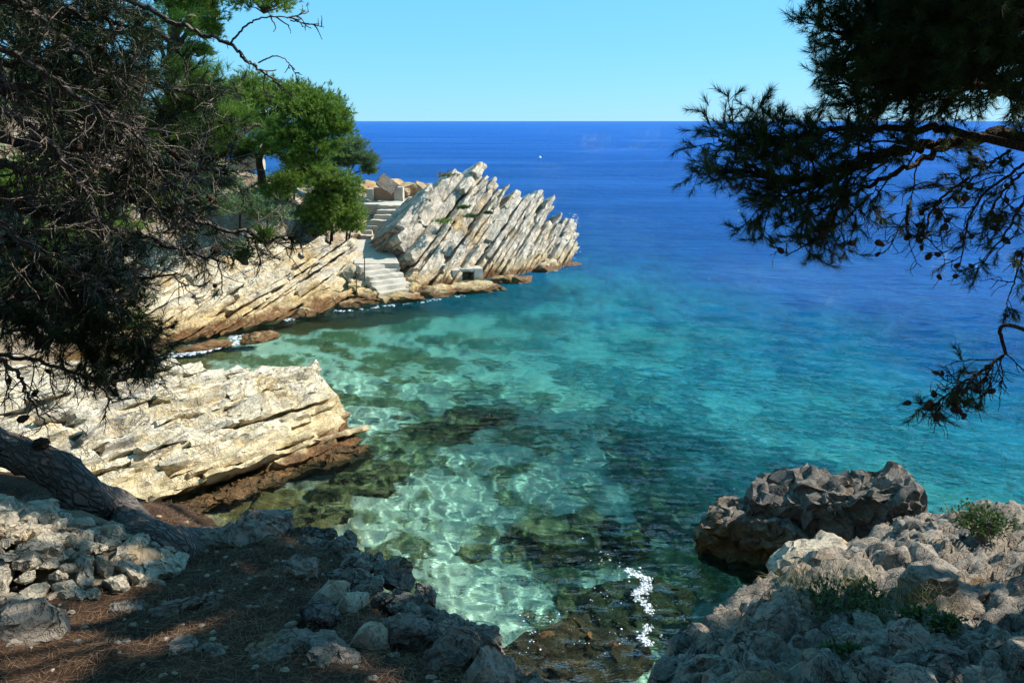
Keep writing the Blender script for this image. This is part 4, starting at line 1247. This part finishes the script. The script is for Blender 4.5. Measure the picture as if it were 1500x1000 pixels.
for (pts_, r0, r1, ns, sl, nt_, tl, lf, cn, gv) in (
        (pp((-230, 60, 5.0), (-60, 110, 5.0), (60, 150, 4.9), (140, 180, 4.8), (230, 235, 4.7), (330, 255, 4.6)), .055, .010, 40, .42, 7, .17, .12, .03, -.02),
        (pp((-240, 200, 4.9), (-60, 250, 4.8), (30, 300, 4.7), (110, 330, 4.6)), .05, .012, 40, .42, 7, .16, .10, .02, -.04),
        (pp((-230, 150, 4.8), (-40, 190, 4.8), (90, 235, 4.7), (180, 290, 4.6), (300, 330, 4.5), (420, 352, 4.5)), .035, .008, 40, .34, 7, .15, .30, .10, -.04),
        (pp((-240, 280, 4.7), (-60, 350, 4.6), (80, 395, 4.5), (170, 450, 4.4), (225, 515, 4.4)), .045, .008, 40, .34, 7, .15, 1.0, .04, -.03),
        (pp((-240, 330, 4.6), (-60, 400, 4.5), (60, 440, 4.5), (150, 490, 4.5), (200, 520, 4.5)), .04, .008, 34, .32, 7, .15, 1.0, .04, -.03),
        (pp((-240, 380, 4.8), (-60, 440, 4.7), (40, 470, 4.6), (110, 500, 4.6), (150, 540, 4.6)), .035, .006, 30, .32, 6, .16, .55, .12, -.08),
        (pp((-220, -20, 5.2), (-20, 0, 5.1), (110, 20, 5.0), (190, 40, 5.0)), .05, .01, 34, .45, 7, .17, .8, .03, .0),
        (pp((-220, -60, 5.0), (-20, -20, 4.9), (60, 30, 4.8), (130, 90, 4.8), (180, 130, 4.7)), .045, .01, 34, .42, 7, .17, .75, .03, -.02),
        (pp((-230, 60, 4.9), (0, 120, 4.8), (80, 170, 4.7), (140, 240, 4.6), (220, 300, 4.5)), .035, .008, 40, .40, 7, .16, .05, .02, -.05),
        (pp((-230, 200, 4.7), (0, 240, 4.6), (120, 260, 4.6), (200, 250, 4.6), (290, 290, 4.6)), .03, .007, 40, .36, 7, .15, .05, .02, -.05),
        (pp((-230, 100, 5.3), (-20, 90, 5.3), (120, 100, 5.3), (230, 120, 5.2), (320, 160, 5.2)), .04, .008, 30, .40, 7, .16, .8, .03, .02),
        (pp((-230, 160, 5.5), (0, 200, 5.5), (150, 210, 5.4), (260, 230, 5.4), (330, 245, 5.3)), .035, .008, 32, .40, 7, .16, .75, .03, .0),
        (pp((-240, 220, 5.3), (0, 290, 5.2), (120, 320, 5.1), (220, 350, 5.0), (330, 385, 4.9)), .035, .008, 32, .36, 6, .15, .5, .06, -.03),
        (pp((-240, 100, 4.6), (-60, 130, 4.5), (60, 200, 4.4), (120, 280, 4.3), (160, 360, 4.3)), .035, .006, 30, .36, 6, .15, .15, .02, -.05),
        (pp((-240, 250, 4.5), (-50, 300, 4.4), (70, 380, 4.3), (150, 410, 4.3), (260, 400, 4.3)), .03, .006, 28, .32, 6, .15, .25, .03, -.05),
        (pp((-230, 20, 4.7), (-20, 60, 4.6), (100, 130, 4.5), (200, 200, 4.5), (260, 300, 4.4)), .03, .006, 30, .36, 6, .15, .15, .02, -.05),
        (pp((-230, 420, 4.5), (-60, 500, 4.4), (20, 540, 4.4), (40, 580, 4.4), (70, 620, 4.4)), .022, .004, 14, .26, 4, .14, .08, .25, -.05),
        (pp((-230, 430, 4.6), (-40, 510, 4.6), (60, 530, 4.5), (140, 560, 4.5), (165, 590, 4.5)), .02, .004, 16, .24, 4, .13, .08, .2, -.05)):
    T.bough(pts_, r0, r1, ns, sl, nt_, tl, lf, .28, gv, cn, .26, .2, .25)
# bare top branch against the sky
for pts_, r0, r1, ns, sl in ((pp((-220, -120, 5.2), (60, -40, 5.1), (200, 5, 5.0), (265, 40, 4.9), (330, 62, 4.9), (362, 88, 4.9), (392, 112, 4.9), (425, 138, 4.9)), .022, .003, 8, .12),
        (pp((338, 64, 4.9), (360, 38, 4.9), (388, 26, 4.9), (425, 27, 4.9), (456, 42, 4.9)), .007, .0025, 7, .10), (pp((420, 27, 4.9), (447, 20, 4.9)), .004, .002, 3, .05), (pp((425, 30, 4.9), (455, 36, 4.9), (475, 40, 4.9)), .004, .002, 3, .05),
        (pp((378, 92, 4.9), (405, 82, 4.9), (425, 95, 4.9), (438, 120, 4.9)), .005, .002, 4, .06), (pp((388, 108, 4.9), (386, 130, 4.9), (392, 150, 4.9)), .004, .002, 4, .06)):
    T.bough(pts_, r0, r1, ns, sl, 1, .05, 0, .55, -.02, 0, .2, .2, .3)
# unseen crown added overhead and behind the camera to darken the shade
q = T.rng.uniform((-6.5, -4.5, 9.2), (5.0, 2.6, 12.0), (14000, 3))
q = q[out_of_frame(q) & (fbm(q * .8, 3, 18) > -.16)]
for c_ in q[:40]:
    A_ = tr_pts[-4]
    T.wood.tube(spline([A_, (A_ + c_) / 2 + P(0, 0, .3), c_], 10), np.linspace(.07, .015, 10), 6)
    for b_ in q[np.linalg.norm(q - c_, axis=1) < .8][:25]:
        T.twig.tube(np.array([c_, (c_ + b_) / 2, b_]), [.008, .005, .003], 3)
V, F = needles(q, nrm(T.rng.normal(size=q.shape) + P(0, 0, .4)), 8, .14, .020, T.rng, (10, 70), .08)
kind(part('unseen_shade_needles', make_mesh('unseen_shade_needles', V, F, False), root, M_NEEDLE_L), 'stuff')
# inner mass in shade-dark green, and tips with sunlight put into their colour
for x, y, d, r, n in ((240, 180, 5.7, .26, 60), (200, 120, 5.9, .30, 60), (60, 60, 5.6, .45, 150), (90, 190, 5.9, .5, 160), (40, 330, 5.6, .45, 140), (130, 300, 5.8, .4, 110), (60, 480, 5.0, .35, 130), (120, 430, 5.0, .35, 120), (20, 420, 5.3, .4, 130), (160, 30, 5.9, .35, 90), (20, 130, 5.7, .4, 120), (150, 380, 5.3, .3, 90)):
    T.clump(pix(x, y, y=d), (r, r, r * .8), n, .3)
TT = Tree(3)
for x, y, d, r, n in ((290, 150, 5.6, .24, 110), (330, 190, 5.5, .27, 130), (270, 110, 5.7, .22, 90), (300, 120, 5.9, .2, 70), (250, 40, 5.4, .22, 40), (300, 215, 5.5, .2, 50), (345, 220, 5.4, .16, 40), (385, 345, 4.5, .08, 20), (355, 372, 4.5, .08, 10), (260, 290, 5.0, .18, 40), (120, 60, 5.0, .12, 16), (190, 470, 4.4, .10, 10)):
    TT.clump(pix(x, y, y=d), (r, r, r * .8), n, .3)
TT.finish(root, M_BARK, M_TWIG, M_NEEDLE_T, 30, .09, .0036, (10, 60), .07, 0, 'sun_painted_needles', 'boughs', 'twigs')
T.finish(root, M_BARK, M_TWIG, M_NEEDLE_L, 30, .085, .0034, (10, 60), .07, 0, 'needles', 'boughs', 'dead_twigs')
add_cones(T, root, 60)

# --- hillside trees
def hillside_pine(name, label, base, top_r, trunk_ctrl, clumps, seed, mat=M_NEEDLE_F, per=12, length=.17, width=.022, r0=.2, dens=2.0, up=.45):
    root = thing(name, label, 'tree', tuple(base))
    T = Tree(seed)
    tp = spline(trunk_ctrl, 20)
    T.wood.tube(tp, np.linspace(r0, top_r, 20), 10)
    for (c, r, n) in clumps:
        j = int(np.argmin(np.linalg.norm(tp - np.array(c), axis=1) + .2 * np.arange(20)[::-1] * 0))
        j = min(j, 18)
        T.wood.tube(spline([tp[max(0, j - 3)], (tp[j] + np.array(c)) / 2 + P(0, 0, -.05), np.array(c)], 8), np.linspace(r0 * .4, .02, 8), 6)
        T.clump(c, r, int(n * dens), up)
    T.finish(root, M_BARKD, M_BARKD, mat, per, length, width, (8, 65), .12)
    return root
def cl(px, py, y, rx, rz, n):
    c = pix(px, py, y=y)
    rz = max(rz, .62 * rx)
    k = y / FPX
    return (c, (rx * k, rx * k * .9, rz * k), n)
b0 = pix(383, 256, y=32.5)
hillside_pine('small_pine', 'small green pine with a dark leaning trunk above the layered slope', b0, .07,
    [b0 - P(0, 0, .4), b0, pix(380, 232, y=32.5), pix(392, 205, y=32.5), pix(400, 175, y=32.5)],
    [cl(345, 150, 32.5, 44, 34, 520), cl(400, 158, 32.2, 48, 36, 620), cl(450, 165, 32, 46, 34, 620), cl(484, 172, 32, 32, 28, 420), cl(430, 200, 31.8, 52, 30, 560), cl(370, 130, 33, 34, 26, 300), cl(468, 152, 32.5, 34, 24, 340), cl(330, 178, 32.8, 34, 32, 340),
     cl(475, 200, 31.8, 38, 26, 360), cl(420, 222, 31.6, 40, 24, 340), cl(460, 222, 31.6, 36, 22, 300), cl(380, 180, 32.6, 34, 22, 260), cl(496, 190, 31.8, 24, 20, 260), cl(430, 138, 32.6, 36, 22, 320), cl(300, 140, 33, 30, 24, 300), cl(445, 240, 31.6, 34, 20, 260), cl(400, 205, 32, 30, 20, 220)], 21, dens=1.9)
b1 = pix(253, 150, y=27)
hillside_pine('tall_pine', 'tall pine trunk with its crown cut by the top of the picture', b1, .12,
    [b1 - P(0, 0, 3.0), b1, pix(254, 70, y=27), pix(256, 20, y=27), pix(262, -60, y=27), pix(270, -160, y=27)],
    [cl(285, 15, 27, 42, 30, 520), cl(300, 45, 27, 26, 24, 260), cl(385, 3, 26.8, 46, 14, 420), cl(290, 75, 27.3, 24, 12, 140), cl(225, -20, 27, 60, 40, 400), cl(330, -40, 27, 80, 30, 600), cl(260, -110, 27, 110, 50, 800), cl(210, 60, 27.5, 30, 30, 220)], 22, r0=.26)
for i, (pts_, lab) in enumerate((((cl(300, 165, 29, 50, 40, 700), cl(270, 215, 28, 50, 36, 600), cl(320, 215, 28.5, 40, 24, 420)), 'rounded pine bush behind the bare twigs, left of the small pine'),
        ((cl(200, 210, 26, 60, 50, 700), cl(150, 160, 26, 70, 60, 700), cl(210, 290, 25, 60, 40, 600)), 'large dark pine bush hidden behind the dead twigs'),
        ((cl(80, 150, 25, 90, 80, 900), cl(60, 280, 24, 80, 60, 800), cl(130, 340, 23.5, 70, 40, 600), cl(20, 40, 26, 90, 60, 700)), 'leftmost pine bush on the hillside behind the dead twigs'))):
    bb = pts_[0][0] - P(0, 0, 2.5)
    hillside_pine('pine_bush', lab, bb, .05, [bb, bb + P(.1, 0, 1.2), pts_[0][0]], pts_, 30 + i, dens=2.0, width=.024, per=14)
b2 = pix(508, 268, y=37)
hillside_pine('tamarisk', 'feathery blue green tamarisk leaning over the low wall', b2, .04,
    [b2 - P(0, 0, .4), b2, pix(512, 250, y=37), pix(505, 230, y=37)],
    [cl(500, 225, 37, 30, 20, 420), cl(530, 235, 36.8, 22, 16, 300), cl(485, 240, 36.8, 30, 16, 340), cl(515, 212, 37, 22, 10, 180), cl(540, 250, 36.8, 12, 12, 110)], 41, M_TAMARISK, 18, .20, .014, .10, 2.4, .7)
for i, (px, py, y, lab, cs) in enumerate(((490, 335, 34.5, 'round yellow green shrub left of the stone stairs', [cl(490, 305, 34.5, 46, 30, 760), cl(465, 318, 34.2, 32, 22, 340), cl(512, 318, 34.3, 26, 22, 320), cl(505, 285, 34.8, 30, 18, 280), cl(475, 290, 34.6, 30, 20, 280), cl(488, 332, 34.2, 34, 14, 260), cl(462, 336, 34, 24, 12, 160), cl(516, 334, 34.3, 20, 12, 150)]),
        (440, 262, 34, 'bright green shrub under the small pine', [cl(500, 268, 34.2, 30, 18, 300), cl(435, 262, 33.8, 30, 16, 260), cl(465, 255, 34, 34, 18, 420), cl(445, 240, 34, 30, 14, 300), cl(480, 272, 34, 22, 12, 220)]),
        (415, 275, 33, 'low dark green shrub between the small pine and the yellow green shrub', [cl(425, 270, 33, 36, 18, 320), cl(400, 285, 32.6, 30, 14, 240)]),
        (360, 300, 30, 'patch of low scrub above the layered slope', [cl(355, 300, 30, 40, 16, 320), cl(395, 315, 30.5, 34, 12, 260), cl(310, 305, 28.5, 40, 18, 300)]),
        (320, 275, 27, 'grey green scrub below the pine bushes', [cl(320, 270, 27, 36, 20, 300), cl(290, 250, 27, 34, 20, 260)]))):
    r_ = thing('shrub', lab, 'shrub', tuple(pix(px, py, y=y)))
    T = Tree(50 + i)
    for c, r, n in cs:
        T.wood.tube(spline([np.array(c) - P(.2, 0, r[2] * 1.6), np.array(c) - P(.1, 0, .2), np.array(c)], 6), np.linspace(.05, .015, 6), 5)
        T.clump(c, r, n * 2, .4)
    T.finish(r_, M_BARKD, M_TWIG, (M_SHRUB, M_SHRUB, M_NEEDLE_F, M_TAMARISK, M_TAMARISK)[i], 14, .15, .022, (8, 70), .12, 0, 'foliage', 'stems', 'twigs')
# tufts on the finned rock
for i, (px, py, y, r, lab) in enumerate(((650, 325, 33.2, .32, 'wide green tuft growing low on the finned rock'), (690, 317, 34.0, .22, 'green tuft growing in a crack mid way up the finned rock'), (678, 304, 34.2, .18, 'small green tuft above the mid crack of the finned rock'), (655, 258, 34.6, .35, 'dry brown tuft on top of the finned rock'), (612, 298, 36.2, .22, 'small green tuft at the right pier of the low wall'), (715, 312, 34.6, .14, 'smallest green tuft on the fins'))):
    r_ = thing('rock_tuft', lab, 'plant', tuple(pix(px, py, y=y)), 'tufts on the rock')
    T = Tree(70 + i)
    T.clump(pix(px, py, y=y), (r * 1.4, r, r * .5), 70, .6)
    T.finish(r_, M_BARKD, M_TWIG, M_GRASS if i == 3 else M_LEAF if i else M_SHRUB, 12, .12, .02, (8, 80), .05, 0, 'leaves', 'stems', 'stems')

# --- leafy plants and grass on the near slope
def leafy(name, label, px, py, y, r, n, seed, mat=M_LEAF, leaf=.045):
    rg = np.random.default_rng(seed)
    base = pix(px, py, y=y)
    base[2] = max(base[2], float(right_z(np.array([[base[0]]]), np.array([[base[1]]]))[0, 0]))
    r_ = thing(name, label, 'plant', tuple(base), 'plants on the near slope')
    st, lv = Geo(), Geo()
    for k in range(n):
        d = nrm(P(rg.normal(0, .7), rg.normal(0, .7), rg.uniform(.5, 1.1)))
        tip = base + d * r * rg.uniform(.5, 1.1) * P(1.3, 1.1, .8)
        root_ = base + P(rg.normal(0, r * .25), rg.normal(0, r * .25), -.03)
        pts_ = spline([root_, (root_ + tip) / 2 + P(0, 0, .03), tip], 6)
        st.tube(pts_, np.linspace(.004, .002, 6), 4)
        for j in range(9):
            f = .3 + .7 * rg.random()
            p = root_ + (tip - root_) * f
            ax = nrm(d * .6 + rg.normal(0, .7, 3) + P(0, 0, .2))
            sd = nrm(np.cross(ax, P(0, 0, 1) + rg.normal(0, .3, 3)))
            nn_ = np.cross(sd, ax)
            L = leaf * rg.uniform(.7, 1.3); w = L * .30
            lv.add(np.array([p, p + ax * L * .45 + sd * w + nn_ * .006, p + ax * L, p + ax * L * .45 - sd * w + nn_ * .006]), [(0, 1, 2), (0, 2, 3)])
    kind(part('stems', st.mesh('stems'), r_, M_TWIG), 'stuff')
    kind(part('leaves', lv.mesh('leaves', False), r_, mat), 'stuff')
for i, (px, py, y, r, n, lab) in enumerate(((1200, 950, 5.6, .42, 130, 'broad leafy green plant in the middle of the near slope'), (1260, 935, 5.8, .28, 60, 'leafy plant behind the broad one, right side'), (1420, 880, 7.2, .36, 120, 'dark leafy bush between the boulders at right'), (1335, 975, 5.3, .20, 45, 'leafy sprig right of the broad plant near the bottom'), (1228, 985, 4.9, .13, 30, 'small bright sprig at the bottom edge'), (1365, 990, 5.1, .16, 34, 'pale leafy sprig in the bottom right'), (1415, 945, 5.6, .12, 20, 'small sprig under the flat boulder'))):
    leafy('leafy_plant', lab, px, py, y, r, n, 80 + i)
def grass_tuft(label, px, py, y, h, n, seed):
    rg = np.random.default_rng(seed)
    base = pix(px, py, y=y)
    base[2] = max(base[2] - .05, float(right_z(np.array([[base[0]]]), np.array([[base[1]]]))[0, 0]) - .02)
    g = Geo()
    for k in range(n):
        q_ = base + P(rg.normal(0, .10), rg.normal(0, .10), 0)
        d = P(rg.normal(0, .35), rg.normal(0, .35), 1)
        L = h * rg.uniform(.5, 1.1)
        s_ = nrm(np.cross(d, rg.normal(size=3))) * .0022
        m1 = q_ + nrm(d) * L * .55
        e1 = q_ + nrm(d + P(rg.normal(0, .5), rg.normal(0, .5), -.25)) * L
        g.add(np.array([q_ - s_, q_ + s_, m1 + s_, m1 - s_, e1]), [(3, 2, 4)], [(0, 1, 2, 3)])
    tag(link('grass_tuft', g.mesh('grass_tuft', False), None, M_GRASS), label, 'grass', 'grass tufts on the near slope')
for i, (px, py, y, h, n, lab) in enumerate(((1180, 925, 5.9, .34, 110, 'thin dry grass tuft behind the broad leafy plant'), (1240, 915, 6.0, .36, 120, 'tallest dry grass tuft on the near slope'), (1330, 945, 5.7, .36, 130, 'dense green grass tuft right of the broad plant'), (1150, 915, 6.1, .26, 60, 'sparse grass tuft leftmost on the near slope'), (1290, 960, 5.4, .28, 70, 'short grass tuft between the leafy plants'))):
    grass_tuft(lab, px, py, y, h, n, 90 + i)

# --- fallen needles on the shelf
rg = np.random.default_rng(9)
n = 26000
x, y = rg.uniform(-3.6, .2, n), rg.uniform(2.0, 5.2, n)
k = sdf(SHELF, x, y) > .02
x, y = x[k], y[k]
z = shelf_z(x[None], y[None])[0] + rg.uniform(.002, .012, len(x))
an = rg.uniform(0, 6.28, len(x))
d = np.stack([np.cos(an), np.sin(an), rg.normal(0, .12, len(x))], 1) * rg.uniform(.03, .05, (len(x), 1))
s_ = np.stack([-np.sin(an), np.cos(an), an * 0], 1) * .0012
c_ = np.stack([x, y, z], 1)
V = np.stack([c_ - d - s_, c_ - d + s_, c_ + d], 1).reshape(-1, 3)
a = NT('fallen_needles')
f2 = a.n('ShaderNodeNewGeometry').outputs['Random Per Island']
a.principled(a.mix(f2, (.09, .05, .03), (.30, .18, .10)), .8, None, .2)
o = kind(link('fallen_needles', make_mesh('fallen_needles', V, np.arange(len(V)).reshape(-1, 3), False), None, a.m), 'stuff')
o['label'] = 'brown fallen pine needles on the shaded shelf'
# far float
V, F = ico(2)
q_ = pix(791, 231, z=.1)
a = NT('white_float'); a.principled((.85, .85, .82), .4)
g = Geo(); g.add(V * P(.28, .28, .24) + q_, F); g.tube([q_ + P(0, 0, .2), q_ + P(0, 0, .42)], [.07, .05], 8)
tag(link('mooring_float', g.mesh('mooring_float'), None, a.m), 'tiny white float far out on the blue sea', 'float')
